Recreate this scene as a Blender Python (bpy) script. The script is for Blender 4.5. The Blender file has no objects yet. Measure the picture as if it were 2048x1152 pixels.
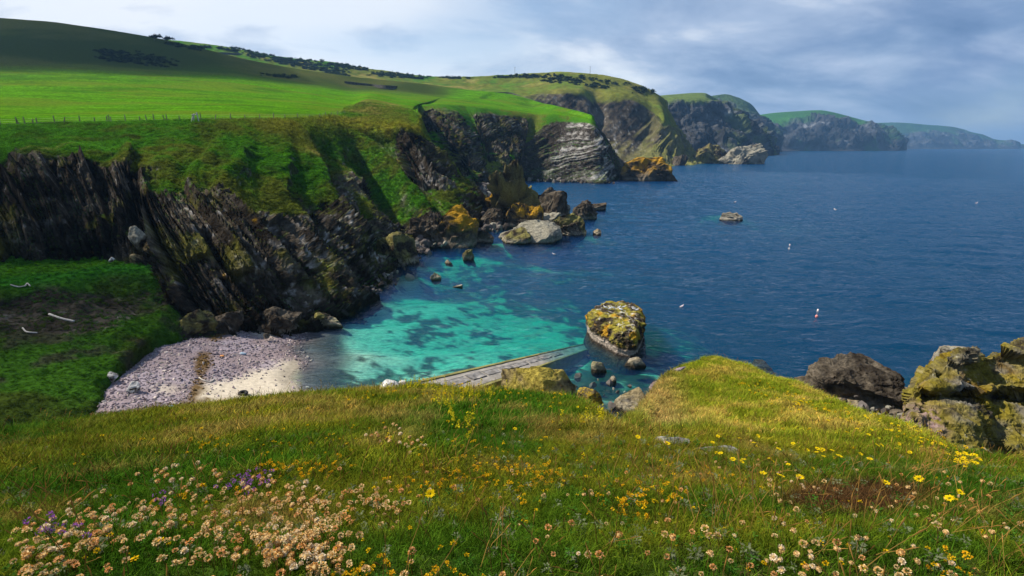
import bpy, math, random
import numpy as np
from mathutils import Vector
R = math.radians
random.seed(7); RNG = np.random.default_rng(7)
scene = bpy.context.scene
COL = scene.collection

# ------------------------------------------------------------------ camera, sky, sun, exposure
CAM_Z = 20.0; F = 1024.0; PITCH = math.atan(283 / F)
SN, CS = math.sin(PITCH), math.cos(PITCH)
cd = bpy.data.cameras.new('camera'); cam = bpy.data.objects.new('camera', cd); COL.objects.link(cam)
cd.sensor_width = 36; cd.lens = 18; cd.clip_start = 0.05; cd.clip_end = 40000
cam.location = (0, 0, CAM_Z); cam.rotation_euler = (R(90) - PITCH, 0, 0)
scene.camera = cam

SUN_EL = R(47); SUN_AZ = math.atan2(-0.96, 0.20)          # from the left, a little ahead of the camera
sun_dir = Vector((math.sin(SUN_AZ) * math.cos(SUN_EL), math.cos(SUN_AZ) * math.cos(SUN_EL), math.sin(SUN_EL)))
world = bpy.data.worlds.new('World'); scene.world = world; world.use_nodes = True
wn = world.node_tree; wn.nodes.clear()
def N(t, kind, **kw):
    n = t.nodes.new(kind)
    for k, v in kw.items():
        if k.startswith('i_'):
            key = k[2:]; key = int(key) if key.isdigit() else key.replace('_', ' ')
            n.inputs[key].default_value = v
        else: setattr(n, k, v)
    return n
def ramp(t, fac, stops, interp='LINEAR'):
    n = t.nodes.new('ShaderNodeValToRGB'); n.color_ramp.interpolation = interp
    e = n.color_ramp.elements
    while len(e) < len(stops): e.new(0.5)
    for el, (p, c) in zip(e, stops):
        el.position = p; el.color = (c, c, c, 1) if isinstance(c, (int, float)) else (*c, 1)
    t.links.new(fac, n.inputs[0]); return n
def mth(t, op, a, b=None):
    n = t.nodes.new('ShaderNodeMath'); n.operation = op
    for i, v in enumerate((a, b)):
        if v is None: continue
        if isinstance(v, (int, float)): n.inputs[i].default_value = v
        else: t.links.new(v, n.inputs[i])
    return n.outputs[0]
def mixc(t, fac, a, b, blend='MIX'):
    n = t.nodes.new('ShaderNodeMix'); n.data_type = 'RGBA'; n.blend_type = blend
    for s, v in ((n.inputs[0], fac), (n.inputs[6], a), (n.inputs[7], b)):
        if isinstance(v, (int, float)): s.default_value = v
        elif isinstance(v, tuple): s.default_value = (*v, 1)
        else: t.links.new(v, s)
    return n.outputs[2]
sky = N(wn, 'ShaderNodeTexSky', sky_type='NISHITA', sun_disc=False, sun_elevation=SUN_EL, sun_rotation=SUN_AZ,
        air_density=1.0, dust_density=0.6, ozone_density=1.6)
tc = N(wn, 'ShaderNodeTexCoord')
sep = N(wn, 'ShaderNodeSeparateXYZ'); wn.links.new(tc.outputs['Generated'], sep.inputs[0])
zz = mth(wn, 'ADD', mth(wn, 'MAXIMUM', sep.outputs[2], 0.0), 0.30)
cmb = N(wn, 'ShaderNodeCombineXYZ')
wn.links.new(mth(wn, 'DIVIDE', sep.outputs[0], zz), cmb.inputs[0])
wn.links.new(mth(wn, 'DIVIDE', sep.outputs[1], zz), cmb.inputs[1])
mp = N(wn, 'ShaderNodeMapping', i_Location=(3.1, 0.35, 0), i_Rotation=(0, 0, R(-24)), i_Scale=(0.7, 1.0, 1))
wn.links.new(cmb.outputs[0], mp.inputs[0])
n1 = N(wn, 'ShaderNodeTexNoise', i_Scale=0.75, i_Detail=7.0, i_Roughness=0.52, i_Distortion=0.35); wn.links.new(mp.outputs[0], n1.inputs[0])
n2 = N(wn, 'ShaderNodeTexNoise', i_Scale=2.7, i_Detail=9.0, i_Roughness=0.56, i_Distortion=0.3); wn.links.new(mp.outputs[0], n2.inputs[0])
cover = ramp(wn, n1.outputs[0], [(0.30, 0.30), (0.50, 0.86), (0.62, 1.0)], 'EASE')
# a bright bank of thin cloud stands over the hills, heavier blue-grey cloud over the open sea and far left
vd = N(wn, 'ShaderNodeVectorMath', operation='DOT_PRODUCT', i_1=(-0.235, 0.935, 0.265)); wn.links.new(tc.outputs['Generated'], vd.inputs[0])
bank_ = ramp(wn, vd.outputs['Value'], [(0.62, 0.0), (0.86, 0.07), (0.97, 0.23), (1.0, 0.27)])
shade = ramp(wn, mth(wn, 'ADD', mth(wn, 'MULTIPLY', mth(wn, 'ADD', n2.outputs[0], n1.outputs[0]), 0.5), bank_.outputs[0]), [(0.40, (0.75, 1.4, 2.7)), (0.50, (1.5, 2.25, 3.7)), (0.60, (3.1, 3.8, 5.1)), (0.70, (6.4, 6.7, 7.1))])
wc = mixc(wn, cover.outputs[0], sky.outputs[0], shade.outputs[0])
bg = N(wn, 'ShaderNodeBackground', i_Strength=0.1); wn.links.new(wc, bg.inputs[0])
wo = N(wn, 'ShaderNodeOutputWorld'); wn.links.new(bg.outputs[0], wo.inputs[0])

sl = bpy.data.lights.new('sun', 'SUN'); sl.energy = 5.0; sl.angle = R(0.5); sl.color = (1.0, 0.93, 0.82)
so = bpy.data.objects.new('sun', sl); COL.objects.link(so); so.rotation_euler = sun_dir.to_track_quat('Z', 'Y').to_euler()
so.location = (-100, 0, 200)
vs = scene.view_settings; vs.view_transform = 'Standard'; vs.look = 'None'; vs.exposure = 0.55; vs.gamma = 1.0; vs.use_curve_mapping = False
cy = scene.cycles
cy.max_bounces = 6; cy.diffuse_bounces = 2; cy.glossy_bounces = 2; cy.transmission_bounces = 4; cy.transparent_max_bounces = 12
cy.volume_bounces = 0; cy.use_denoising = True; cy.sample_clamp_indirect = 6; cy.caustics_reflective = False; cy.caustics_refractive = False

# ------------------------------------------------------------------ numpy helpers
def P(px, py, d):
    a = (px - 1024) / F; b = (py - 576) / F
    return np.array([a * d, d * (CS - b * SN), CAM_Z - d * (b * CS + SN)])
def Zp(px, py, z=0.0):
    return P(px, py, (CAM_Z - z) / ((py - 576) / F * CS + SN))
def project(p):
    p = np.asarray(p); x = p[..., 0]; y = p[..., 1]; z = p[..., 2] - CAM_Z
    d = np.maximum(y * CS - z * SN, 0.05); u = y * SN + z * CS
    return 1024 + F * x / d, 576 - F * u / d, d
def noise(p, scale=1.0, seed=0):
    p = np.asarray(p) * scale + seed * 17.31
    fl = np.floor(p); f = (p - fl).astype(np.float32); i = fl.astype(np.int32).astype(np.uint32); f = f * f * (3 - 2 * f)
    hx = [(i[..., 0] + np.uint32(k)) * np.uint32(374761393) for k in (0, 1)]
    hy = [(i[..., 1] + np.uint32(k)) * np.uint32(668265263) for k in (0, 1)]
    hz = [(i[..., 2] + np.uint32(k)) * np.uint32(2147483647 // 3) for k in (0, 1)]
    def h(a):
        a = (a ^ (a >> np.uint32(13))) * np.uint32(1274126177); a ^= a >> np.uint32(16)
        return (a & np.uint32(0xffff)).astype(np.float32)
    fx, fy, fz = f[..., 0], f[..., 1], f[..., 2]; pl = []
    for c in hz:
        r = []
        for b in hy:
            bc = b ^ c; v0 = h(hx[0] ^ bc); v1 = h(hx[1] ^ bc); r.append(v0 + (v1 - v0) * fx)
        pl.append(r[0] + (r[1] - r[0]) * fy)
    return (pl[0] + (pl[1] - pl[0]) * fz) / np.float32(32767.5) - 1
def fbm(p, scale=1.0, octv=4, seed=0, rough=0.5, ridged=False):
    a = 1.0; s = 0.0; t = 0.0
    for o in range(octv):
        n = noise(p, scale * 2.03 ** o, seed + o * 3)
        if ridged: n = 1 - 2 * np.abs(n)
        s = s + a * n; t += a; a *= rough
    return s / t
def sstep(a, b, x):
    t = np.clip((x - a) / (b - a), 0, 1); return t * t * (3 - 2 * t)
def mixv(a, b, f):
    return a * (1 - f[..., None]) + np.asarray(b) * f[..., None]

def mesh_np(name, v, f, mat=None, col=None, smooth=True):
    v = np.asarray(v, dtype=np.float32); f = np.asarray(f, dtype=np.int32)
    me = bpy.data.meshes.new(name); k = f.shape[1]
    me.vertices.add(len(v)); me.vertices.foreach_set('co', v.ravel())
    me.loops.add(f.size); me.loops.foreach_set('vertex_index', f.ravel())
    me.polygons.add(len(f)); me.polygons.foreach_set('loop_start', np.arange(0, f.size, k, dtype=np.int32))
    me.polygons.foreach_set('loop_total', np.full(len(f), k, dtype=np.int32))
    me.polygons.foreach_set('use_smooth', np.full(len(f), smooth, dtype=bool))
    me.update(calc_edges=True)
    if col is not None:
        a = me.color_attributes.new('Col', 'FLOAT_COLOR', 'POINT')
        c = np.ones((len(v), 4), dtype=np.float32); c[:, :3] = col; a.data.foreach_set('color', c.ravel())
    if mat: me.materials.append(mat)
    return me
def link(name, me, parent=None, loc=None, label=None, cat=None, group=None, kind=None):
    o = bpy.data.objects.new(name, me); COL.objects.link(o)
    if parent is not None: o.parent = parent
    if loc is not None: o.location = loc
    tag(o, label, cat, group, kind); return o
def tag(o, label=None, cat=None, group=None, kind=None):
    if label: o['label'] = label
    if cat: o['category'] = cat
    if group: o['group'] = group
    if kind: o['kind'] = kind
    return o
def grid_faces(nr, nc):
    i = np.arange(nr * nc).reshape(nr, nc)
    return np.stack([i[:-1, :-1], i[1:, :-1], i[1:, 1:], i[:-1, 1:]], -1).reshape(-1, 4)
def grid_normals(p):
    du = np.gradient(p, axis=1); dv = np.gradient(p, axis=0)
    n = np.cross(dv, du); n /= np.maximum(np.linalg.norm(n, axis=-1, keepdims=True), 1e-9)
    return n
def interp_axis(a, counts, tens=0.42):
    """cardinal-spline resampling along axis 0; counts[i] samples in segment i"""
    n = len(a); out = []
    for i in range(n - 1):
        p0, p1, p2, p3 = a[max(i - 1, 0)], a[i], a[i + 1], a[min(i + 2, n - 1)]
        t = np.linspace(0, 1, counts[i], endpoint=False).reshape(-1, *([1] * (a.ndim - 1)))
        m1 = (p2 - p0) * tens; m2 = (p3 - p1) * tens
        out.append((2 * t**3 - 3 * t**2 + 1) * p1 + (t**3 - 2 * t**2 + t) * m1 + (-2 * t**3 + 3 * t**2) * p2 + (t**3 - t**2) * m2)
    out.append(a[-1:]); return np.concatenate(out, 0)
def refine(net, extra, px=1.6, far=6.0, cap=90):
    """net (R,C,3) world control points -> dense grid; spacing follows how big the cells look"""
    def counts(ax):
        a = np.moveaxis(net, ax, 0); x, y, d = project(a); res = []
        for i in range(len(a) - 1):
            pl = np.hypot(x[i + 1] - x[i], y[i + 1] - y[i]) / 2
            sl_ = np.linalg.norm(a[i + 1] - a[i], axis=-1) * 512 / np.maximum(np.minimum(d[i], d[i + 1]), 1.0)
            res.append(int(np.clip(max(np.minimum(pl, 300).max() / px, np.minimum(sl_, 900).max() / (px * far)), 3, cap)))
        return res
    cr, cc = counts(0), counts(1)
    f = lambda a: np.swapaxes(interp_axis(np.swapaxes(interp_axis(a, cr), 0, 1), cc), 0, 1)
    return f(net), [f(e[..., None])[..., 0] for e in extra]
def underwater(net, out=(4, -2.5), out2=(14, -8)):
    a, b = net[-1], net[-2]; h = a - b; h[:, 2] = 0
    h /= np.maximum(np.linalg.norm(h, axis=1, keepdims=True), 1e-6)
    r1 = a + h * out[0]; r1[:, 2] = out[1]; r2 = a + h * out2[0]; r2[:, 2] = out2[1]
    return np.concatenate([net, r1[None], r2[None]], 0)
def back_row(net, dist, drop):
    h = net[0] - net[1]; h[:, 2] = 0; h /= np.maximum(np.linalg.norm(h, axis=1, keepdims=True), 1e-6)
    r = net[0] + h * dist; r[:, 2] -= drop
    return np.concatenate([r[None], net], 0)
def digits(rows): return np.array([[int(c) for c in r.replace(' ', '')] for r in rows], dtype=float) / 9.0

# ------------------------------------------------------------------ materials
def new_mat(name):
    m = bpy.data.materials.new(name); m.use_nodes = True; t = m.node_tree; t.nodes.clear()
    o = N(t, 'ShaderNodeOutputMaterial'); b = N(t, 'ShaderNodeBsdfPrincipled'); t.links.new(b.outputs[0], o.inputs[0])
    b.inputs['Roughness'].default_value = 0.9; b.inputs['Specular IOR Level'].default_value = 0.2
    return m, t, b
def terrain_mat(name, sc, bump, var=0.45, spec=0.15):
    m, t, b = new_mat(name); b.inputs['Specular IOR Level'].default_value = 0.0
    a = N(t, 'ShaderNodeAttribute', attribute_name='Col'); g = N(t, 'ShaderNodeNewGeometry')
    n = N(t, 'ShaderNodeTexNoise', i_Scale=sc, i_Detail=6.0, i_Roughness=0.65); t.links.new(g.outputs['Position'], n.inputs[0])
    k = ramp(t, n.outputs[0], [(0.25, 1 - var), (0.5, 1.0), (0.75, 1 + var)])
    t.links.new(mixc(t, 1.0, a.outputs[0], k.outputs[0], 'MULTIPLY'), b.inputs['Base Color'])
    bp = N(t, 'ShaderNodeBump', i_Strength=0.9, i_Distance=bump); t.links.new(n.outputs[0], bp.inputs['Height'])
    t.links.new(bp.outputs[0], b.inputs['Normal']); return m
M_TER = terrain_mat('coast_ground', 1.9, 0.55, 0.6)
M_FAR = terrain_mat('far_cliff_rock', 0.12, 3.0)
M_MEAD = terrain_mat('meadow_soil', 22, 0.02)
M_ROCK = terrain_mat('boulder_rock', 3.4, 0.22, 0.6)
M_BED = terrain_mat('seabed_sand', 2.5, 0.05, 0.3)
def plain(name, c, rough=0.7, var=0.25, sc=20, spec=0.2):
    m, t, b = new_mat(name); b.inputs['Roughness'].default_value = rough; b.inputs['Specular IOR Level'].default_value = spec
    tc_ = N(t, 'ShaderNodeTexCoord'); n = N(t, 'ShaderNodeTexNoise', i_Scale=sc, i_Detail=4.0); t.links.new(tc_.outputs['Object'], n.inputs[0])
    k = ramp(t, n.outputs[0], [(0.3, 1 - var), (0.7, 1 + var)])
    t.links.new(mixc(t, 1.0, c, k.outputs[0], 'MULTIPLY'), b.inputs['Base Color']); return m
def leaf_mat(name, c=None, trans=0.35, inst=True):
    """plant matter: colour from the instance's tint times the vertex colour"""
    m = bpy.data.materials.new(name); m.use_nodes = True; t = m.node_tree; t.nodes.clear()
    o = N(t, 'ShaderNodeOutputMaterial'); d = N(t, 'ShaderNodeBsdfDiffuse'); tr = N(t, 'ShaderNodeBsdfTranslucent'); mx = N(t, 'ShaderNodeMixShader', i_0=trans)
    a = N(t, 'ShaderNodeAttribute', attribute_name='Col')
    if inst:
        b = N(t, 'ShaderNodeAttribute', attribute_name='tint'); b.attribute_type = 'INSTANCER'
        c_ = mixc(t, 1.0, a.outputs[0], b.outputs[0], 'MULTIPLY')
    else: c_ = a.outputs[0] if c is None else mixc(t, 1.0, a.outputs[0], c, 'MULTIPLY')
    t.links.new(c_, d.inputs[0]); t.links.new(c_, tr.inputs[0])
    t.links.new(d.outputs[0], mx.inputs[1]); t.links.new(tr.outputs[0], mx.inputs[2]); t.links.new(mx.outputs[0], o.inputs[0]); return m
M_GRASS = leaf_mat('grass_blade'); M_PETAL = leaf_mat('petal', trans=0.3, inst=False)

# ------------------------------------------------------------------ palette
LUSH = np.array((.050, .150, .008)); FIELD = np.array((.068, .19, .003)); OLIVE = np.array((.105, .125, .015)); STRAW = np.array((.27, .20, .06))
HEATH = np.array((.040, .060, .012)); DARKG = np.array((.022, .050, .008))
RK_D = np.array((.030, .024, .018)); RK_M = np.array((.105, .086, .062)); RK_P = np.array((.40, .38, .35)); LICH = np.array((.46, .25, .018)); MOSS = np.array((.17, .165, .02))

def rock_color(p, seed=0, pale=0.0, lich=0.0, sc=1.0):
    a = fbm(p, 0.35 * sc, 4, seed + 40); b = fbm(p, 1.3 * sc, 3, seed + 50)
    c = mixv(np.broadcast_to(RK_D, p.shape), RK_M, sstep(-0.35, 0.35, a + 0.5 * b))
    c = mixv(c, RK_P, sstep(0.45 - 0.6 * pale, 0.65 - 0.4 * pale, b + 0.35 * a) * np.clip(0.35 + pale, 0, 1))
    l = fbm(p, 0.5 * sc, 4, seed + 70)
    return mixv(c, LICH, sstep(0.62 - lich, 0.78 - lich, l) * 0.9)
def grass_color(p, seed=0, lush=0.5, sc=1.0):
    a = fbm(p, 0.05 * sc, 4, seed + 10); b = fbm(p, 0.4 * sc, 4, seed + 20)
    c = mixv(np.broadcast_to(OLIVE, p.shape), LUSH, sstep(-0.25, 0.25, a + 0.5 * b + (lush - 0.5) * 1.2))
    c = mixv(c, STRAW, sstep(0.22, 0.6, fbm(p, 0.12 * sc, 4, seed + 30) + 0.3 * b - (lush - 0.5)) * 0.55)
    return mixv(c, DARKG, sstep(0.1, 0.5, -b + 0.3 * a) * 0.5)
PATCH = {}
def finish_patch(name, p, col, mat, label=None, smooth=True):
    me = mesh_np(name, p.reshape(-1, 3), grid_faces(*p.shape[:2]), mat, col.reshape(-1, 3), smooth)
    o = link(name, me, kind='structure')
    if label: o['label'] = label
    PATCH[name] = p; return o

#@STRUCT
# ------------------------------------------------------------------ the coast: hill, pasture, headlands, one column from crest to sea each
cols_ = [  # r0 crest, r1 hillside, r2 field, r3 field edge, r4 rim, r5, r6, r7, r8 foot
 [(-150,30,420),(-150,120,300),(-150,200,170),(-150,245,100),(-150,258,83),(-150,300,74),(-150,348,62),(-150,420,56),(-150,500,53)],
 [(0,38,430),(0,125,300),(0,195,170),(0,238,105),(0,250,85),(0,295,76),(0,348,64),(0,420,58),(0,500,55)],
 [(110,48,435),(120,125,310),(120,195,175),(130,235,108),(130,246,88),(130,290,78),(140,330,66),(130,420,60),(120,505,57)],
 [(220,65,440),(230,130,320),(230,195,180),(240,233,112),(240,244,91),(240,290,80),(245,338,67),(255,420,61.5),(250,505,59)],
 [(320,82,450),(330,135,330),(320,192,190),(320,231,116),(320,242,93),(300,300,80),(285,362,66.5),(340,490,58.5),(405,640,55)],
 [(400,100,460),(410,140,345),(400,190,200),(400,229,120),(400,240,95),(385,300,82),(362,375,66.5),(420,500,58.5),(485,645,55.8)],
 [(480,122,460),(490,148,355),(480,190,210),(480,228,125),(480,239,101),(470,300,86),(462,385,69),(535,510,62),(605,640,59.7)],
 [(560,138,455),(565,158,370),(560,190,230),(560,226,138),(560,238,110),(570,300,95),(578,388,80),(640,490,73),(705,600,69)],
 [(620,148,450),(620,165,385),(620,190,250),(615,222,155),(610,236,128),(640,300,112),(680,380,97),(720,450,90),(770,545,84)],
 [(670,155,460),(670,170,400),(670,190,290),(665,220,175),(660,232,150),(700,300,138),(750,380,124),(790,430,117),(840,480,113.5)],
 [(710,160,470),(705,175,410),(705,193,290),(703,212,205),(700,238,158),(730,290,150),(790,370,136),(840,420,126),(880,470,120)],
 [(760,165,480),(755,178,420),(740,188,300),(735,198,235),(760,240,158),(780,300,150),(830,380,140),(880,425,128),(920,465,123)],
 [(810,170,490),(800,182,420),(790,195,310),(790,207,235),(800,243,152),(815,275,146),(850,370,140),(895,410,133),(940,452,134)],
 [(860,175,500),(850,187,430),(835,200,320),(822,215,225),(830,250,155),(850,290,152),(885,340,148),(920,385,146),(965,432,153)],
 [(900,180,500),(885,190,430),(858,203,340),(836,211,275),(838,226,228),(858,290,205),(900,345,176),(930,385,172),(960,410,172)],
 [(930,183,500),(900,192,430),(862,205,350),(845,209,315),(836,213,286),(840,255,268),(855,310,258),(890,345,255),(915,365,245)],
 [(960,186,500),(920,194,430),(875,205,355),(855,208,320),(845,211,292),(852,240,280),(880,290,272),(920,335,266),(940,358,260)],
 [(990,188,500),(950,196,430),(900,204,370),(887,207,335),(882,209,302),(905,235,285),(925,280,272),(945,325,266),(965,352,262)],
 [(1010,190,500),(970,198,440),(935,206,380),(928,209,345),(925,211,315),(940,245,305),(955,290,298),(965,325,290),(985,345,280)],
 [(1030,193,500),(1000,202,440),(970,209,390),(958,212,350),(955,214,318),(960,245,308),(970,280,303),(985,305,298),(1000,335,287)],
 [(1045,197,500),(1030,207,440),(1010,214,395),(1002,217,358),(1000,219,328),(1005,250,318),(1010,275,314),(1015,300,308),(1012,332,292)],
 [(1060,203,490),(1060,213,440),(1055,219,395),(1050,223,365),(1050,225,338),(1045,250,328),(1040,280,322),(1030,305,312),(1015,338,296)],
 [(1085,212,470),(1085,218,425),(1080,224,385),(1077,227,360),(1075,229,340),(1060,262,332),(1035,300,322),(1012,332,312),(1003,352,298)],
 [(1110,218,450),(1108,222,410),(1103,225,380),(1100,227,356),(1100,229,337),(1085,262,330),(1060,305,323),(1035,340,317),(1030,359,316)],
 [(1140,226,430),(1136,227,400),(1132,229,372),(1130,230,352),(1130,232,335),(1120,265,328),(1100,310,322),(1085,345,316),(1080,362,308)],
 [(1165,233,410),(1163,234,380),(1161,235,356),(1160,236,340),(1160,237,327),(1155,265,320),(1145,310,314),(1140,345,309),(1140,363,305)],
 [(1183,240,390),(1183,240,365),(1182,241,345),(1182,241,328),(1182,242,316),(1188,265,309),(1195,310,303),(1200,340,300),(1205,366,291)],
 [(1188,243,410),(1189,244,385),(1190,245,360),(1190,246,340),(1191,248,326),(1206,275,322),(1221,315,318),(1232,340,320),(1242,355,342)],
 [(1186,242,440),(1186,243,425),(1186,243,410),(1186,243,400),(1188,245,390),(1205,270,395),(1222,300,402),(1238,325,410),(1250,343,415)]]
netA = np.array([[P(*p) for p in c] for c in cols_]).transpose(1, 0, 2)
rockA = digits(['0'*29, '0'*29, '0'*29, '0'*29,
 '0000000000 00010 0011110 0111112',
 '0001101122 21730 0672787 2589884',
 '3434443232 10950 0193898 3899995',
 '9999999863 00342 0351786 4999999',
 '7777999999 99996 4562323 6999999'])
netA = back_row(underwater(netA), 120, 45)
pad = lambda a: np.concatenate([a[:1], a, a[-1:], a[-1:]], 0)
rockA = pad(rockA)
colid = np.broadcast_to(np.arange(29.0), rockA.shape); rowid = np.broadcast_to(np.arange(len(rockA))[:, None].astype(float), rockA.shape)
pA, (rk, ci, ri) = refine(netA, [rockA, colid, rowid], px=1.35, far=5)
nA = grid_normals(pA)
ulen = ci * 6.0
face = sstep(4.9, 6.8, ri) * (1 - 0.5 * sstep(9.3, 10, ri))           # 1 on the slopes and cliffs, 0 on the pasture
small = 1 - 0.55 * (1 - sstep(14, 16, ci))                           # nearer headland carries smaller relief
gz = sstep(20.5, 23, ci)
# ribs that run down the slope (nearer headland) and tilted beds (headland beyond the cove)
warp = fbm(pA, 0.035, 3, 3)
q = np.stack([ulen * 0.22 + 0.9 * warp, ri * 0.22, 0 * ri], -1)
rib = fbm(q, 1.0, 4, 5, 0.5, True)
q2 = np.stack([ulen * 0.9 + 2.6 * warp, ri * 0.75, 0 * ri + 3], -1)
rib2 = fbm(q2, 1.0, 5, 8, 0.62, True) * (0.55 + 0.75 * noise(pA, 0.07, 77))
gul = lambda c, w: np.exp(-((ci + 0.12 * warp - c) / w) ** 2)
rib = rib + sstep(5.0, 6.3, ri) * (1 - sstep(8.3, 9, ri)) * (-2.3 * gul(9.15, .42) + 1.1 * gul(9.9, .35) - 1.5 * gul(8.1, .28) + 0.9 * gul(7.6, .3) - 1.3 * gul(10.6, .3))
bed = np.array((-0.42, -0.25, 0.87)); sA = pA @ bed + 5.0 * fbm(pA, 0.02, 3, 9)
strata = fbm(np.stack([sA * 0.26, (pA[..., 0] + pA[..., 1]) * 0.02, 0 * sA], -1), 1.0, 4, 12, 0.6, True)
lump = fbm(pA, 0.11, 5, 15); lump2 = fbm(pA, 0.45, 4, 18)
rkn = np.clip(rk + 0.75 * fbm(pA, 0.13, 5, 21, .6) * face * np.minimum(1, 4 * rk * (1.2 - rk)) + 0.12 * rib2 * face * rk, 0, 1)
RM = sstep(0.33, 0.55, rkn)
dist = np.clip(pA[..., 1] / 100.0, 0.6, 3.0)
disp = face * ((1 - gz) * (2.3 * rib * (0.7 + 0.3 * dist) + RM * 0.3 * rib2 * dist ** 0.7) + gz * RM * (2.6 * strata) + RM * (0.8 * lump + 0.3 * lump2) * dist ** 0.7)
tuss = fbm(pA, 0.55, 4, 25); terr = fbm(np.stack([pA[..., 0] * .12, pA[..., 1] * .12, pA[..., 2] * 1.3], -1), 1.0, 3, 27)
rnd = lambda k, sd: np.modf(np.abs(np.sin(k * 12.9898 + sd * 78.233) * 43758.5453))[0]
def beds(b, brk, sd):
    k = np.floor(b); fr = b - k; kk = k + 57.0 * np.floor(ri * brk + 3 * rnd(k, sd + 1)); h0 = rnd(kk, sd); h1 = rnd(kk + 1, sd)
    return h0 + (h1 - h0) * sstep(.86, 1.0, fr) + (fr - .5) * (.35 + .5 * rnd(k, sd + 3)) - .5, rnd(kk, sd + 5)
b1, bc1 = beds(ci * 1.7 + 0.30 * warp - .55 * ri, 1.1, 1.0); b2, bc2 = beds(ci * 6.1 + 0.7 * warp - 2.0 * ri, 2.3, 4.0); b3, bc3 = beds(ci * 19 + 1.6 * warp - 6.2 * ri, 4.0, 7.0)
crag = fbm(pA, 0.9, 4, 61, .6, True); blk = noise(np.stack([ulen * 2.2 + 3 * warp, ri * 5.0 + 2 * warp, 0 * ri], -1), 1.0, 63); blk = np.round(blk * 2.5) / 2.5
disp += RM * face * (0.22 * crag + 0.2 * blk * (1 - gz)) * dist ** 0.6 + face * (1 - gz) * (.14 + .86 * RM) * (2.3 * b1 + RM * (1.15 * b2 + .5 * b3)) * dist ** .5
disp += (1 - RM) * face * (0.42 * tuss + 0.40 * terr) * dist ** 0.5
field = 1 - sstep(4.5, 5.2, ri)
disp += field * (0.10 * tuss + 1.6 * fbm(pA, 0.012, 3, 29) * sstep(100, 200, pA[..., 1]))
pA = pA + nA * disp[..., None]
nA2 = grid_normals(pA); steep = 1 - nA2[..., 2]
RM = np.clip(RM * (0.55 + 0.9 * sstep(0.05, 0.32, steep)) + 0.8 * sstep(0.40, 0.56, steep) * face * sstep(0.0, 0.12, rk + .08), 0, 1)
pale = 0.22 + 0.5 * gz * sstep(23.5, 25, ci) * (1 - sstep(26.3, 26.9, ci)) + 0.25 * np.exp(-((ci - 7.6) / 1.3) ** 2) * sstep(7, 8.3, ri)
low = sstep(9.6, 8.2, ri) * 0
shore = sstep(7.5, 1.2, pA[..., 2])
lich = 0.10 + 0.42 * shore * sstep(-0.1, 0.5, fbm(pA, 0.05, 3, 33)) * (pA[..., 2] > 2.0)
rc = rock_color(pA, 0, pale, lich)
rc = rc * (0.42 + 0.8 * bc2 * (.6 + .8 * bc3))[..., None] * (1 - gz)[..., None] + rc * gz[..., None]
rc = mixv(rc, RK_D * .7, sstep(.5, .1, bc1) * .55 * (1 - gz))
stline = fbm(np.stack([sA * 1.1, (pA[..., 0] + pA[..., 1]) * 0.07, 0 * sA], -1), 1.0, 5, 112, .7)
rc = mixv(rc, RK_D, gz * .75); rc = mixv(rc, RK_P * 1.15, gz * sstep(.0, .45, stline + .35 * lump2 + .3 * (pale - .45)) * sstep(.3, .6, pale) * .8)
rc = mixv(rc, RK_P * .8, sstep(.55, .85, rib2 + .4 * lump2) * .5)
rc = mixv(rc, RK_D * 0.55, sstep(2.6, 0.8, pA[..., 2] + 0.8 * lump2) * 0.85)                 # wet, weed-dark foot
rc = mixv(rc, MOSS, sstep(0.15, 0.45, fbm(pA, 0.3, 4, 36)) * 0.45 * (1 - gz))
gc = grass_color(pA, 1, 0.62)
gold = np.exp(-((ri - 5.15) / 0.45) ** 2) * sstep(5, 9, ci) * (1 - sstep(14, 15, ci)); gc = mixv(gc, np.array((.23, .20, .02)), gold * 0.6)
fc = mixv(np.broadcast_to(FIELD, pA.shape), np.array((.085, .16, .008)), sstep(0.0, 0.5, fbm(pA, 0.03, 4, 41)) * 0.6)
stk = fbm(pA * np.array((.10, .9, 1.0)), 1.0, 4, 141); fc = fc * (1 + .6 * stk + .5 * fbm(pA, 1.3, 3, 143))[..., None]; fc = mixv(fc, np.array((.10, .15, .01)), sstep(.0, .4, fbm(pA * np.array((.35, 1.0, 1)), .06, 5, 145)) * .75); fc = mixv(fc, np.array((.03, .10, .004)), sstep(.1, .45, fbm(pA * np.array((.5, 1.0, 1)), .09, 4, 147)) * .6)
fc = mixv(fc, LUSH * 0.6, sstep(0.35, 0.6, fbm(pA, 0.5, 3, 44)) * 0.35)
hill = (1 - sstep(1.7, 2.6, ri + 0.5 * fbm(pA, 0.012, 3, 46))) * (1 - sstep(13, 16, ci))
fc = mixv(fc, mixv(np.broadcast_to(HEATH, pA.shape), np.array((.075, .085, .02)), sstep(-.2, .4, fbm(pA, 0.02, 4, 47))), hill)
knoll = np.exp(-((ci - 11.3) / 1.5) ** 2) * sstep(3.6, 4.0, ri) * (1 - sstep(5.6, 6, ri)); fc = mixv(fc, grass_color(pA, 3, .3, 1.5), np.clip(knoll * 1.6, 0, 0.95))
gA = mixv(fc, gc, sstep(4.75, 5.15, ri + 0.15 * tuss))
cA = mixv(gA, rc, RM)
finish_patch('headland_terrain', pA, cA, M_TER, smooth=False)
A_RM = RM; A_ri = ri; A_ci = ci; A_n = nA2

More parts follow.
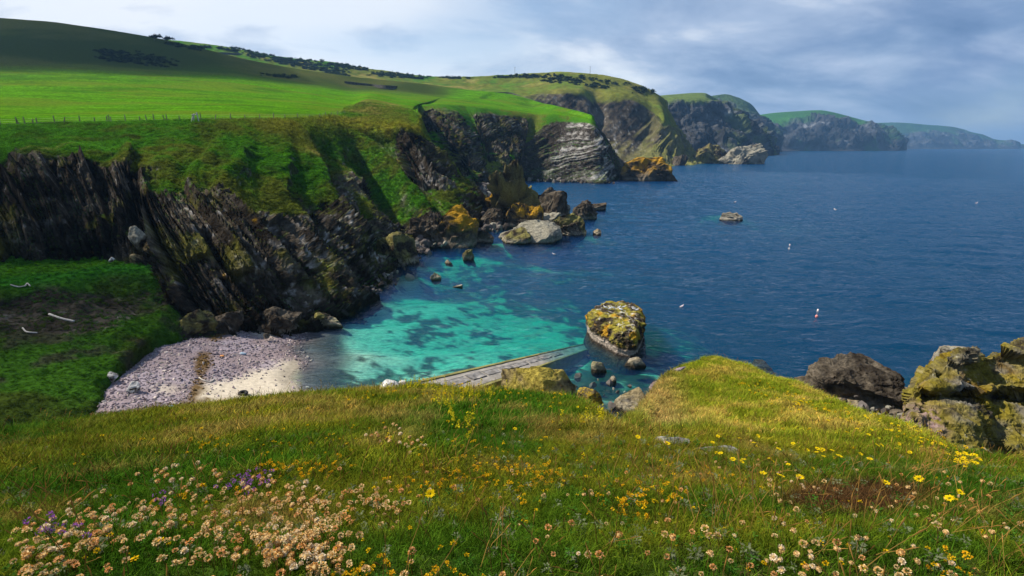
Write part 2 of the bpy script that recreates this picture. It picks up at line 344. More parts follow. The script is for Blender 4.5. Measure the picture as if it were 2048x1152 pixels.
# ------------------------------------------------------------------ hills behind and the high headland
def colsH(*rows): return [P(*r) for r in rows]
hc = [colsH((300,79,700),(300,110,620),(300,150,520),(300,185,510),(300,220,500),(300,260,490)),
 colsH((380,88,710),(380,115,630),(380,150,530),(380,185,520),(380,220,510),(380,260,500)),
 colsH((450,97,720),(450,122,640),(450,152,545),(450,185,535),(450,220,520),(450,260,510)),
 colsH((530,111,740),(530,130,660),(540,157,560),(540,185,540),(540,220,530),(540,260,520)),
 colsH((600,121,760),(600,138,675),(600,162,570),(600,190,555),(600,220,545),(600,260,535)),
 colsH((660,127,780),(660,144,690),(660,166,580),(660,195,560),(660,225,550),(660,260,540)),
 colsH((720,139,790),(720,152,700),(720,172,590),(720,195,570),(720,225,560),(720,260,550)),
 colsH((790,148,800),(790,160,705),(790,177,600),(790,200,580),(790,225,570),(790,260,560)),
 colsH((850,156,800),(850,166,710),(860,182,610),(860,205,590),(860,230,580),(860,260,570)),
 colsH((940,156,780),(940,169,700),(950,188,620),(950,205,600),(950,230,590),(950,260,580)),
 colsH((1030,152,750),(1030,168,690),(1035,187,630),(1040,206,600),(1045,235,590),(1050,270,580)),
 colsH((1080,149,735),(1080,165,680),(1085,183,630),(1085,206,612),(1085,235,602),(1085,280,590)),
 colsH((1120,147,720),(1120,163,670),(1132,180,625),(1132,212,612),(1135,245,602),(1140,290,590)),
 colsH((1160,149,710),(1160,168,665),(1168,183,630),(1172,215,618),(1180,255,606),(1190,310,590)),
 colsH((1190,151,705),(1190,172,665),(1193,203,640),(1196,235,630),(1200,275,615),(1208,325,590)),
 colsH((1220,155,700),(1222,174,660),(1225,191,636),(1216,228,626),(1207,275,610),(1218,326,588)),
 colsH((1255,163,695),(1260,180,660),(1264,193,636),(1262,232,626),(1252,282,608),(1250,330,574)),
 colsH((1285,178,690),(1294,197,660),(1304,217,640),(1302,242,632),(1287,288,612),(1275,331,567)),
 colsH((1300,188,690),(1316,206,655),(1329,232,626),(1322,262,612),(1312,298,592),(1305,333,545)),
 colsH((1308,194,692),(1326,212,662),(1334,236,640),(1342,266,632),(1352,300,622),(1365,329,600)),
 colsH((1313,198,720),(1333,216,700),(1343,240,690),(1355,272,680),(1368,302,672),(1390,325,664)),
 colsH((1316,200,850),(1338,220,840),(1352,245,830),(1366,276,820),(1382,304,800),(1405,318,780))]
netH = back_row(underwater(np.array(hc).transpose(1, 0, 2), (10, -4), (30, -9)), 150, 50)
rockH = pad(digits(['0'*22, '0'*22, '0000000000 1232 4222 1012', '0000000000 6999 8998 5774', '0000000000 9999 9999 8999', '0000000000 9999 9999 9999']))
pH, (rk, ci, ri) = refine(netH, [rockH, np.broadcast_to(np.arange(22.0), rockH.shape), np.broadcast_to(np.arange(len(rockH))[:, None].astype(float), rockH.shape)], px=1.35, far=6)
nH = grid_normals(pH); face = sstep(2.9, 3.6, ri) * sstep(9, 10.5, ci)
bed = np.array((-0.60, -0.15, 0.78)); s_ = pH @ bed + 9 * fbm(pH, 0.01, 3, 101)
st = fbm(np.stack([s_ * 0.085, (pH[..., 0] + pH[..., 1]) * 0.006, 0 * s_], -1), 1.0, 4, 104, 0.55, True)
lump = fbm(pH, 0.035, 6, 107)
RM = sstep(0.35, 0.55, np.clip(rk + 0.4 * fbm(pH, 0.03, 5, 110) * face, 0, 1))
slab = sstep(16.3, 17.6, ci)
pH = pH + nH * (face * RM * (st * (2.5 + 5.5 * slab) + 5.0 * lump) + (1 - RM) * (2.2 * fbm(pH, 0.02, 4, 113) + 0.8 * fbm(pH, 0.1, 3, 114)))[..., None]
nn = grid_normals(pH); steep = 1 - nn[..., 2]
RM = np.clip(RM * (0.62 + 1.0 * sstep(0.10, 0.40, steep)) + .35 * slab * sstep(.1, -.3, st) * face, 0, 1)
guano = np.exp(-((ci - 15.3) / 1.1) ** 2) * sstep(4.2, 4.9, ri) * (1 - sstep(5.6, 6.2, ri))
rc = rock_color(pH, 5, 0.08 + 0.85 * guano * sstep(-.1, .3, fbm(pH, .09, 3, 117)), 0.02, 0.25)
rc = mixv(rc, np.array((.15, .14, .05)), sstep(-0.1, 0.4, st) * slab * 0.7)
gc = mixv(grass_color(pH, 6, 0.35, 0.3), np.array((.15, .15, .03)), sstep(9, 11, ci) * 0.55)
lowf = (1 - sstep(9, 10.5, ci)) * sstep(2.2, 3.0, ri + .4 * fbm(pH, .01, 3, 119)); gc = mixv(gc, np.array((.09, .15, .02)), lowf * 0.8)
finish_patch('high_headland_terrain', pH, mixv(gc, rc, RM), M_FAR, smooth=False)
H_pts = pH; H_ci = ci; H_ri = ri

# ------------------------------------------------------------------ far cliffs along the coast
def far_patch(name, cols, rock, seed, amp, flute, green, sc, under=True, pale=0.1):
    net = np.array([[P(*p) for p in c] for c in cols]).transpose(1, 0, 2); R_ = digits(rock)
    if under: net = underwater(net, (30, -4), (90, -9)); R_ = np.concatenate([R_, R_[-1:], R_[-1:]], 0)
    net = back_row(net, 250, 60); R_ = np.concatenate([R_[:1], R_], 0)
    p, (rk,) = refine(net, [R_], px=1.2, far=8)
    n = grid_normals(p)
    hx = np.stack([p[..., 0], p[..., 1], p[..., 2] * 0.15], -1)
    d = fbm(hx, flute, 6, seed, 0.6, True) * amp * 2.0 + fbm(p, flute * 2.2, 6, seed + 3, .6) * amp * 1.7
    RM = sstep(0.3, 0.6, np.clip(rk + 0.6 * fbm(p, sc, 5, seed + 6) * sstep(0.02, 0.15, rk), 0, 1))
    p = p + n * (d * (0.25 + 0.75 * RM) * sstep(0.02, 0.2, rk + .02) * sstep(-3, 30, p[..., 2]))[..., None]
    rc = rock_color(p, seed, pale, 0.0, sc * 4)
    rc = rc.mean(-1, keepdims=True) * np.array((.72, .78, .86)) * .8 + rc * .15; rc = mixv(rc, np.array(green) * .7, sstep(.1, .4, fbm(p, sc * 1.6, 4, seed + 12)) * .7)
    gc = mixv(np.broadcast_to(np.array(green), p.shape), HEATH, sstep(0, .5, fbm(p, sc, 4, seed + 9)) * 0.6)
    finish_patch(name, p, mixv(gc, rc, RM), M_FAR, smooth=False); return p
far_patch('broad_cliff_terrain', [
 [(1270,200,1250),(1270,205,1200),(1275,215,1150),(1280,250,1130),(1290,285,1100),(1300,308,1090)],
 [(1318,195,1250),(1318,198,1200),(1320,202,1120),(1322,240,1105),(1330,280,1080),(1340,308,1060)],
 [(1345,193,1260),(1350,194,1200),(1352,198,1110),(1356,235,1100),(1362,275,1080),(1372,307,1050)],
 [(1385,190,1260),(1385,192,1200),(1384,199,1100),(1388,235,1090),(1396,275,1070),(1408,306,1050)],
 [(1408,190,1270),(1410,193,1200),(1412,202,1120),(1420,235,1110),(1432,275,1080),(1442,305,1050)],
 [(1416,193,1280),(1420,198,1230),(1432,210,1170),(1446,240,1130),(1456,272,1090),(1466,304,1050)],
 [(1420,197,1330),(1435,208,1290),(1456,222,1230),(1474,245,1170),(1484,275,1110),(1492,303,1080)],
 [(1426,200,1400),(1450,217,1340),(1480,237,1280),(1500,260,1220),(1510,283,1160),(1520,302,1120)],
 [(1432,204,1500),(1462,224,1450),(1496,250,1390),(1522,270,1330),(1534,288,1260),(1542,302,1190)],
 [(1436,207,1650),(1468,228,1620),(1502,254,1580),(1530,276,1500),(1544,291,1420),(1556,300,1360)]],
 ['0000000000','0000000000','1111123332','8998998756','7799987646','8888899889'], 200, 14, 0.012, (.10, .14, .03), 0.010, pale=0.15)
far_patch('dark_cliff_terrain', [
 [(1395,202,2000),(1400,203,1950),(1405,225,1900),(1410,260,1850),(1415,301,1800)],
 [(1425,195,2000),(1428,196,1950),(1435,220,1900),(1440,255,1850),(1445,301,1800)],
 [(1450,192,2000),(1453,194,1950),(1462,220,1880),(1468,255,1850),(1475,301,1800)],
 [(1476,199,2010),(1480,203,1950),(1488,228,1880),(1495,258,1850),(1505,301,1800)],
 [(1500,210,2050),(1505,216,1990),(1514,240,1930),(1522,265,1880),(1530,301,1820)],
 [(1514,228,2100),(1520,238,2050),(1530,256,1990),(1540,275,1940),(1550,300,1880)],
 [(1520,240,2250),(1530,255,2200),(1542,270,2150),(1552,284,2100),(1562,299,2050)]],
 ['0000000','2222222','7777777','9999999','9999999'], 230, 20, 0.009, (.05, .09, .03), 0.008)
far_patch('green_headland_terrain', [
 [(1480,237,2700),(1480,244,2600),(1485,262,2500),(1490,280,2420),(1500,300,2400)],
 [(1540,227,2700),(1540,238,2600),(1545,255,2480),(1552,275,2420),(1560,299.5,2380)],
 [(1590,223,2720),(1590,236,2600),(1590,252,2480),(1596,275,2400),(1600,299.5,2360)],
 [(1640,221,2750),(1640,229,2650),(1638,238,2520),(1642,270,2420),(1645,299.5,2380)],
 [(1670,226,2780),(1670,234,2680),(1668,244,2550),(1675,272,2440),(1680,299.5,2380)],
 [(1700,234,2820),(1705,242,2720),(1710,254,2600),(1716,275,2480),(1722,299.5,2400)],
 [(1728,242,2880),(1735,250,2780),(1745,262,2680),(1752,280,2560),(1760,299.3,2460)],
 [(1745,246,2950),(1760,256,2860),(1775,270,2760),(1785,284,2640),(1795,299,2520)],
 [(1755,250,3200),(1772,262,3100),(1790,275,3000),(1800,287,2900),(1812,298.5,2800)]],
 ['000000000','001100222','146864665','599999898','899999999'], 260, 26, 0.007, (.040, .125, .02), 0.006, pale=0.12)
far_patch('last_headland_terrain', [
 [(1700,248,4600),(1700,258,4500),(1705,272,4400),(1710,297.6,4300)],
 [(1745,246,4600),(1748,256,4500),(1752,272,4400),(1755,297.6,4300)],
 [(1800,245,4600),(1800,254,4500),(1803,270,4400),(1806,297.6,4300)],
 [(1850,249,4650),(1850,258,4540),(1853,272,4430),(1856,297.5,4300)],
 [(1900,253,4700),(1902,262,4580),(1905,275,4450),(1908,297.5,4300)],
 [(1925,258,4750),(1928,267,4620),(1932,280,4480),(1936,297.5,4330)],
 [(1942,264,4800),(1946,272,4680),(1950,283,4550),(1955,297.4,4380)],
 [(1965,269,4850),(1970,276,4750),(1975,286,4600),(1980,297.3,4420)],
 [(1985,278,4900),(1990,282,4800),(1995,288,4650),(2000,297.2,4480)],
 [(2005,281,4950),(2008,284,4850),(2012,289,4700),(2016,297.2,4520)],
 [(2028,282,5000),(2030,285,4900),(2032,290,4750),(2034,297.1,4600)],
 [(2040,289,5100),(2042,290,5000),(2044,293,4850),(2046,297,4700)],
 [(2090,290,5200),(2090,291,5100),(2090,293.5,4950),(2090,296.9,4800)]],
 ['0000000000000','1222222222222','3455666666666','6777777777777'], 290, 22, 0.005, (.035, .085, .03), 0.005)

# ------------------------------------------------------------------ bank on the left: terrace above the beach
bk = [[(-200,495,54),(-200,540,50),(-200,582,45),(-200,640,41),(-200,740,33),(-200,880,26)],
 [(0,494,57),(0,535,52),(0,568,47.5),(0,630,44.5),(0,740,36),(0,855,30)],
 [(120,498,59.5),(120,530,54),(120,554,50.5),(120,622,46.5),(120,730,38),(160,840,33)],
 [(245,494,62),(225,522,57),(215,542,53.5),(212,618,49.3),(200,700,42),(205,772,37.5)],
 [(300,490,62.5),(290,520,58),(285,538,55),(290,608,51.3),(275,660,47),(265,702,43.5)],
 [(352,500,61),(345,520,58.5),(342,534,57),(345,590,54.2),(330,635,50.5),(322,674,48)],
 [(410,560,60),(400,580,58.5),(392,595,57.5),(385,615,55.5),(385,640,54),(390,662,51.5)],
 [(450,600,59),(440,620,58),(430,635,57),(425,645,56),(425,652,55),(430,662,52.5)]]
netB = np.array([[P(*p) for p in c] for c in bk]).transpose(1, 0, 2)
ext = netB[-1] + (netB[-1] - netB[-2]) * np.array((0.5, 0.5, 0)) ; ext[:, 2] = 0.8
netB = np.concatenate([netB, ext[None]], 0)
rb_ = digits(['00000024', '00000024', '00000036', '98875579', '00112289', '11222289', '33334489'])
pB, (rk, ri) = refine(netB, [rb_, np.broadcast_to(np.arange(7)[:, None].astype(float), rb_.shape)], px=1.5, far=4)
nB = grid_normals(pB)
bank = sstep(2.0, 2.6, ri)
pB = pB + nB * (bank * (0.55 * fbm(pB, 0.3, 5, 301) + 0.25 * fbm(pB, 1.1, 4, 302)) + (1 - bank) * (0.3 * fbm(pB, .2, 3, 305) + 0.08 * fbm(pB, 1, 3, 304)))[..., None]
RM = sstep(0.42, 0.62, np.clip(rk + 0.5 * fbm(pB, 0.35, 4, 307), 0, 1))
gc = mixv(mixv(np.broadcast_to(LUSH, pB.shape), np.array((.03, .13, .01)), sstep(1.4, 1.9, ri) * (1 - bank)), OLIVE * .5, bank * sstep(-.2, .4, fbm(pB, .25, 4, 309)))
gc = mixv(gc, DARKG, bank * 0.55)
gc = mixv(gc, np.array((.05, .042, .03)), bank * sstep(0.05, 0.4, fbm(pB, .5, 4, 311)) * 0.75)
B_ri = ri
finish_patch('grassy_bank_terrain', pB, mixv(gc, mixv(rock_color(pB, 12, 0.05, 0.05), np.array((.03, .026, .02)), 0.35 * np.ones(RM.shape)), RM), M_TER)

# ------------------------------------------------------------------ beach and seabed
ctl = []  # (x, y, z)
def c_(px, py, z): q_ = Zp(px, py, z); ctl.append((q_[0], q_[1], z))
for px, py, z in [(600,640,.05),(597,670,.05),(594,700,.05),(590,740,.05),(588,790,.05),(585,830,.05),(560,665,.5),(560,720,.5),(555,790,.5),
   (500,655,1.1),(490,720,1.1),(480,800,1.1),(480,850,1.1),(420,665,1.9),(400,720,2.0),(390,800,2.0),(380,860,2.0),(330,690,2.6),(300,740,2.7),(270,800,2.9),(230,850,3.1),
   (225,770,3.1),(190,830,3.3),(150,880,3.6),(100,920,4),(640,650,-.5),(635,700,-.7),(630,760,-.8),(690,650,-1.0),(690,700,-1.2),(690,760,-1.1),(760,650,-1.5),(760,700,-1.7),(770,760,-1.5),
   (860,640,-2.0),(860,690,-2.2),(880,740,-2.0),(950,640,-2.5),(960,690,-2.6),(1050,630,-3.0),(1060,680,-3.0),(1120,640,-3.6),(1150,670,-3.6),(1190,640,-6),(1190,600,-7),(1150,590,-6),
   (700,610,-.9),(720,600,-.5),(760,580,-.8),(800,610,-2.6),(860,600,-3.8),(950,600,-5),(1050,590,-6),(780,550,-.8),(820,520,-.8),(850,500,-.7),(900,480,-.6),(860,560,-3.6),(900,540,-2.6),(930,520,-2.4),(980,500,-3.2),
   (980,545,-2.4),(1000,560,-3),(1040,560,-4.2),(940,570,-3.8),(1100,540,-6),(1200,540,-8),(1000,490,-1.2),(1100,495,-4),(1150,478,-4),(1200,450,-6),(1250,430,-5),(1170,570,-5),(1300,550,-11),(1440,515,-9),(1300,480,-11),(1400,420,-9),(1450,432,-2.5),(1500,440,-6),
   (1250,740,-2.0),(1200,740,-2.0),(1180,710,-2.2),(1300,720,-3.2),(1350,690,-5),(1300,650,-8),(1500,700,-8),(1450,650,-11),(1600,700,-9),(1600,600,-13),(1500,740,-9),(1640,760,-10),(1800,760,-9),(1850,700,-9),(1700,720,-12),(1760,740,-11),(1780,700,-10),(1900,720,-4),(1950,650,-10),
   (1200,780,-1.0),(1250,830,-.6),(1180,830,-.4),(1000,800,-.8),(1100,800,-.8),(900,800,-.8),(800,800,-1.0),(700,800,-.9),(1350,800,-1.6),(1500,820,-2.5),(1700,820,-2),(1850,880,-1),(2048,900,-1),(900,860,-.3),(1100,860,-.3),(700,860,.2)]: c_(px, py, z)
for x, y, z in [(150,120,-14),(150,200,-14),(150,330,-14),(60,330,-11),(20,330,-8),(60,220,-11),(100,60,-13),(150,40,-13),(10,250,-6),(-10,200,-2),(15,180,-5)]: ctl.append((x, y, z))
ctl = np.array(ctl)
gx, gy = np.meshgrid(np.linspace(-52, 165, 420), np.concatenate([np.linspace(22, 130, 330), np.linspace(130.5, 345, 160)])[::-1])
num = 0; den = 0
for x, y, z in ctl:
    w = 1.0 / (((gx - x) ** 2 + (gy - y) ** 2) + 2.5) ** 1.45; num = num + w * z; den = den + w
zz_ = num / den
for _ in range(40): zz_[1:-1, 1:-1] = (zz_[1:-1, 1:-1] * 2 + zz_[:-2, 1:-1] + zz_[2:, 1:-1] + zz_[1:-1, :-2] + zz_[1:-1, 2:]) / 6
pS = np.stack([gx, gy, zz_], -1)
pz0 = pS[..., 2].copy(); sea_w = sstep(0.3, -1.0, pz0)
rel = fbm(pS, 0.14, 5, 401); pS[..., 2] += sea_w * (0.75 + 1.2 * sstep(70, 90, gy)) * rel + (1 - sea_w) * 0.10 * fbm(pS, 0.5, 4, 403)
u_, v_, d_ = project(pS)
SAND = np.array((.56, .48, .36)); PEB = np.array((.25, .195, .195)); WEEDY = np.array((.05, .045, .02))
sn = fbm(pS, 0.22, 4, 406)
# which shingle, which sand: a long tongue of sand by the water and one under the rocks
sandm = sstep(-10, 8, v_ - (775 - 0.278 * (u_ - 385)) + 22 * sn) * sstep(378, 396, u_ + 30 * sn + .12 * (v_ - 780)) * sstep(604, 592, u_ + 10 * sn)
sandm = np.maximum(sandm, sstep(22, 6, np.hypot((u_ - 530) / 1.9, v_ - 666) + 8 * sn))
sandm = np.maximum(sandm, 0.6 * sstep(20, 5, np.hypot((u_ - 330) / 2.4, v_ - 778) + 10 * sn))
cS = mixv(np.broadcast_to(PEB, pS.shape), np.array((.30, .25, .27)), sstep(-.3, .4, fbm(pS, 0.6, 4, 408)))
cS = mixv(cS, SAND, sandm)
wr = np.maximum(sstep(22, 6, np.abs(u_ - (412 - 0.28 * (v_ - 700))) + 26 * sn) * sstep(690, 715, v_) * 0.9, sstep(14, 3, np.abs(v_ - (812 - .1 * (u_ - 330))) + 22 * sn) * (u_ < 420))
wr = np.maximum(wr, sstep(20, 6, np.hypot((u_ - 430) / 2.2, v_ - 668) + 14 * sn))
cS = mixv(cS, np.array((.11, .065, .02)), np.clip(wr * 1.3, 0, 1) * 0.95)
wet = sstep(0.40, 0.12, pz0 + .05 * sn) * (1 - sea_w); cS = mixv(cS, cS * 0.6, wet)
bed_c = mixv(np.broadcast_to(np.array((.55, .53, .42)), pS.shape), WEEDY, np.clip(sstep(0.04, 0.16, .7 * fbm(pS, 0.75, 5, 411, .65) + .45 * fbm(pS, 0.16, 3, 412) + 0.35 * sstep(-2.6, -4.5, pz0) + 0.2 * sstep(720, 760, v_) - 0.03) * 0.9, 0, 1))
weedline = np.clip(np.maximum(sstep(0.35, -0.2, pz0) * sstep(-1.0, -.55, pz0), sstep(28, 8, np.hypot((u_ - 660) / 2.2, v_ - 760))), 0, 1)
edge_rock = sstep(-0.4, 0.1, -np.abs(pz0 + 1.0) + .8) * (v_ < 620) ; bed_c = mixv(bed_c, np.array((.32, .30, .22)), edge_rock * 0.6)
bed_c = mixv(bed_c, np.array((.04, .028, .015)), weedline * 0.85)
strand = sstep(700, 655, u_ + 45 * sn) * sstep(596, 606, u_) * sstep(640, 655, v_); bed_c = mixv(bed_c, np.array((.045, .028, .014)), strand * sstep(-.5, .1, fbm(pS, 1.2, 4, 417) + .25) * .92)
gap = np.maximum(sstep(1160, 1190, u_) * sstep(690, 715, v_), sstep(775, 790, v_) * sstep(600, 640, u_)); bed_c = mixv(bed_c, np.array((.035, .045, .02)), gap * sstep(-.35, .15, fbm(pS, .5, 4, 415)) * 0.95)
deep = sstep(-4.5, -8, pz0); bed_c = mixv(bed_c, np.array((.05, .06, .05)), deep)
cS = mixv(cS, bed_c, sea_w)
finish_patch('beach_and_seabed_ground', pS, cS, M_BED)
S_sand = sandm; S_z = pz0; S_u = u_; S_v = v_; S_wr = wr

# deep floor of the sea and the water itself
v = np.array([(-1500, -300, -22), (12000, -300, -22), (12000, 12000, -22), (-1500, 12000, -22)])
deepm = plain('deep_seabed', (.04, .05, .05), var=0.1, sc=0.02)
link('seabed_ground', mesh_np('seabed_ground', v, [[0, 1, 2, 3]], deepm, smooth=False), kind='structure')
wm = bpy.data.materials.new('sea_water'); wm.use_nodes = True; t = wm.node_tree; t.nodes.clear()
out = N(t, 'ShaderNodeOutputMaterial')
g = N(t, 'ShaderNodeNewGeometry')
def wave(scale, rot, stretch, detail, rough=0.55, dist=0.6):
    m_ = N(t, 'ShaderNodeMapping', i_Rotation=(0, 0, R(rot)), i_Scale=(scale * stretch, scale, scale)); t.links.new(g.outputs['Position'], m_.inputs[0])
    n_ = N(t, 'ShaderNodeTexNoise', i_Scale=1.0, i_Detail=detail, i_Roughness=rough, i_Distortion=dist); t.links.new(m_.outputs[0], n_.inputs[0]); return n_.outputs[0]
hgt = mth(t, 'ADD', mth(t, 'MULTIPLY', wave(0.28, -22, 0.35, 4, 0.6), 0.8), mth(t, 'ADD', mth(t, 'MULTIPLY', wave(0.95, -14, 0.45, 4), 0.34), mth(t, 'MULTIPLY', wave(2.6, 8, 0.55, 4), 0.16)))
hgt = mth(t, 'ADD', hgt, mth(t, 'MULTIPLY', wave(0.05, -25, 0.3, 3), 1.2))
bp = N(t, 'ShaderNodeBump', i_Strength=1.0, i_Distance=0.7); t.links.new(hgt, bp.inputs['Height'])
fr = N(t, 'ShaderNodeFresnel', i_IOR=1.33); t.links.new(bp.outputs[0], fr.inputs['Normal'])
gl = N(t, 'ShaderNodeBsdfGlossy', i_Roughness=0.06); t.links.new(bp.outputs[0], gl.inputs['Normal'])
tr = N(t, 'ShaderNodeBsdfTransparent'); mx = N(t, 'ShaderNodeMixShader')
frm = mth(t, 'MINIMUM', mth(t, 'MULTIPLY', fr.outputs[0], 0.72), 0.55)
t.links.new(frm, mx.inputs[0]); t.links.new(tr.outputs[0], mx.inputs[1]); t.links.new(gl.outputs[0], mx.inputs[2]); t.links.new(mx.outputs[0], out.inputs[0])
va = N(t, 'ShaderNodeVolumeAbsorption', i_Density=0.40, i_Color=(0.02, 0.862, 0.868, 1)); vs_ = N(t, 'ShaderNodeVolumeScatter', i_Density=0.060, i_Color=(0.02, 0.24, 1.0, 1), i_Anisotropy=0.3)
ad = N(t, 'ShaderNodeAddShader'); t.links.new(va.outputs[0], ad.inputs[0]); t.links.new(vs_.outputs[0], ad.inputs[1]); t.links.new(ad.outputs[0], out.inputs['Volume'])
def box_mesh(name, a, b, mat):
    x0, y0, z0 = a; x1, y1, z1 = b
    v = [(x0,y0,z0),(x1,y0,z0),(x1,y1,z0),(x0,y1,z0),(x0,y0,z1),(x1,y0,z1),(x1,y1,z1),(x0,y1,z1)]
    return mesh_np(name, v, [[3,2,1,0],[4,5,6,7],[0,1,5,4],[1,2,6,5],[2,3,7,6],[3,0,4,7]], mat, smooth=False)
def sea_mesh():
    def axis(lo, a, b, hi, st):
        m = np.arange(a, b, st); up = [m[-1]]; g_ = st
        while up[-1] < hi: g_ *= 1.22; up.append(up[-1] + g_)
        up[-1] = hi; dn = [a]; g_ = st
        while dn[-1] > lo: g_ *= 1.35; dn.append(dn[-1] - g_)
        dn[-1] = lo; return np.concatenate([dn[::-1][:-1], m, up[1:]])
    ax = axis(-1499, -45, 210, 11999, .62); ay = np.concatenate([axis(-299, 28, 130, 131, .40)[:-2], axis(129, 130, 420, 11999, .85)[2:]]); ay = np.unique(ay)
    X, Y = np.meshgrid(ax, ay); c, s_ = math.cos(R(-16)), math.sin(R(-16)); U = X * c + Y * s_; W = -X * s_ + Y * c
    q = np.stack([U * .11, W * .30, 0 * U], -1); h = .26 * fbm(q, 1.0, 2, 71, .5) + .15 * fbm(np.stack([U * .34, W * .85, 0 * U + 5], -1), 1.0, 2, 75, .5, True) + .06 * fbm(np.stack([X * .9 + Y * .3, Y * 1.5, 0 * U + 9], -1), 1.0, 2, 79)
    h *= sstep(700, 330, Y) * sstep(330, 190, X) * sstep(-60, -44, X) * sstep(20, 30, Y); calm = .35 + .65 * sstep(-25, 12, X - .12 * (Y - 60)); Zt = h * calm
    n0, n1 = X.shape; V = np.concatenate([np.stack([X, Y, Zt], -1).reshape(-1, 3), np.array([(ax[0], ay[0], -21.5), (ax[-1], ay[0], -21.5), (ax[-1], ay[-1], -21.5), (ax[0], ay[-1], -21.5)])])
    i = np.arange(n0 * n1).reshape(n0, n1); Q = np.stack([i[:-1, :-1], i[:-1, 1:], i[1:, 1:], i[1:, :-1]], -1).reshape(-1, 4); T = np.concatenate([Q[:, [0, 1, 2]], Q[:, [0, 2, 3]]]); b = n0 * n1
    def side(line, p0, p1): return [np.stack([line[1:], line[:-1], np.full(len(line) - 1, p0)], -1), np.array([[line[-1], p0, p1]])]
    sd = side(i[0], b, b + 1) + side(i[:, -1], b + 1, b + 2) + side(i[-1][::-1], b + 2, b + 3) + side(i[:, 0][::-1], b + 3, b) + [np.array([[b, b + 2, b + 1], [b, b + 3, b + 2]])]
    return mesh_np('sea_water', V, np.concatenate([T] + sd), wm)
link('sea_water', sea_mesh(), kind='structure')

# ------------------------------------------------------------------ the meadow the photograph is taken from, and the knoll below it
mc = {-250:[(1200,1.6),(1110,2.1),(1040,2.9),(985,4),(950,5.3),(925,7)], 0:[(1152,1.6),(1080,2.1),(1000,2.9),(940,4),(905,5.3),(880,7)],
 200:[(1152,1.6),(1070,2.15),(985,3),(925,4.2),(880,5.8),(851,7.6)], 400:[(1152,1.6),(1060,2.2),(970,3.1),(900,4.4),(850,6.2),(819,8.2)],
 600:[(1152,1.6),(1055,2.2),(955,3.2),(880,4.6),(830,6.4),(798,8.6)], 800:[(1152,1.6),(1050,2.2),(945,3.3),(870,4.8),(815,6.8),(776,9.2)],
 1000:[(1152,1.6),(1050,2.2),(945,3.3),(875,4.8),(825,6.6),(790,8.8)], 1130:[(1152,1.6),(1050,2.2),(945,3.3),(878,4.8),(832,6.6),(798,8.6)],
 1205:[(1152,1.6),(1050,2.2),(955,3.2),(900,4.3),(862,5.6),(836,6.8)], 1255:[(1152,1.6),(1050,2.2),(960,3.1),(905,4.2),(876,5.2),(856,6.4)],
 1300:[(1152,1.6),(1050,2.2),(960,3.1),(888,4.7),(848,8.4),(797,11)], 1350:[(1152,1.6),(1050,2.2),(960,3.1),(892,4.7),(830,9.5),(746,13.5)],
 1420:[(1152,1.6),(1052,2.2),(965,3.1),(898,4.6),(815,10),(719,15)], 1480:[(1152,1.6),(1055,2.2),(972,3.0),(907,4.5),(830,9.5),(733,14.5)],
 1560:[(1152,1.6),(1058,2.15),(980,2.95),(922,4.3),(850,8.2),(766,13)], 1650:[(1152,1.6),(1060,2.1),(985,2.9),(935,4.2),(870,7.2),(801,11)],
 1750:[(1152,1.6),(1060,2.1),(988,2.9),(942,4),(892,6.2),(842,9)], 1850:[(1152,1.6),(1062,2.1),(992,2.9),(952,3.8),(920,5.4),(889,7.4)],
 1950:[(1152,1.6),(1066,2.1),(1002,2.8),(966,3.6),(946,4.8),(929,6.2)], 2060:[(1160,1.6),(1080,2.1),(1020,2.7),(985,3.4),(966,4.4),(953,5.4)],
 2300:[(1200,1.6),(1120,2.1),(1060,2.7),(1030,3.4),(1012,4.4),(1000,5.4)]}
xs = sorted(mc); net = np.array([[P(x, *p) for x in xs] for p in zip(*[mc[x] for x in xs])]) if False else np.array([[P(x, *mc[x][i]) for x in xs] for i in range(6)])
near = net[0].copy(); n1_ = near.copy(); n1_[:, 0] *= 1.6; n1_[:, 1] = 0.2; n1_[:, 2] = 18.75; n2_ = n1_.copy(); n2_[:, 0] *= 2.2; n2_[:, 1] = -6; n2_[:, 2] = 19.2
lip = net[-1]; hdir = lip.copy(); hdir[:, 2] = 0; hdir /= np.linalg.norm(hdir, axis=1, keepdims=True)
d1 = lip + hdir * 1.0; d1[:, 2] = lip[:, 2] - 1.1
d2 = lip + hdir * 2.6; d2[:, 2] = lip[:, 2] - 4.2
d3 = lip + hdir * 9.0; d3[:, 2] = np.minimum(d2[:, 2] - 2, 6.0)
d4 = lip + hdir * 16.0; d4[:, 2] = 1.0; d5 = lip + hdir * 20.0; d5[:, 2] = -2.5
full = np.concatenate([np.stack([d5, d4, d3, d2, d1]), net[::-1], np.stack([n1_, n2_])], 0)
rowM = np.broadcast_to(np.arange(len(full))[:, None].astype(float), full.shape[:2]); colM = np.broadcast_to(np.array(xs, dtype=float), full.shape[:2])
pM, (ri, cx) = refine(full, [rowM, colM], px=2.2, far=3, cap=70)
nM = grid_normals(pM)
on = sstep(3.6, 4.6, ri)
knl = sstep(1230, 1300, cx) * sstep(6.9, 5.6, ri)
pM = pM + nM * (on * (0.10 * fbm(pM, 0.55, 4, 501) + 0.035 * fbm(pM, 2.2, 3, 503)) + (1 - on) * (0.7 * fbm(pM, 0.35, 5, 505)) + knl * on * 0.20 * fbm(pM, 0.8, 4, 507))[..., None]
ga = fbm(pM, 0.35, 4, 511); gb = fbm(pM, 1.1, 4, 513)
cM = mixv(np.broadcast_to(np.array((.045, .075, .012)), pM.shape), np.array((.10, .085, .03)), sstep(-.1, .4, gb + .5 * ga))
cM = mixv(cM, rock_color(pM, 20, 0.1, 0.15), sstep(3.7, 3.0, ri + .4 * gb))
finish_patch('meadow_ground', pM, cM, M_MEAD)
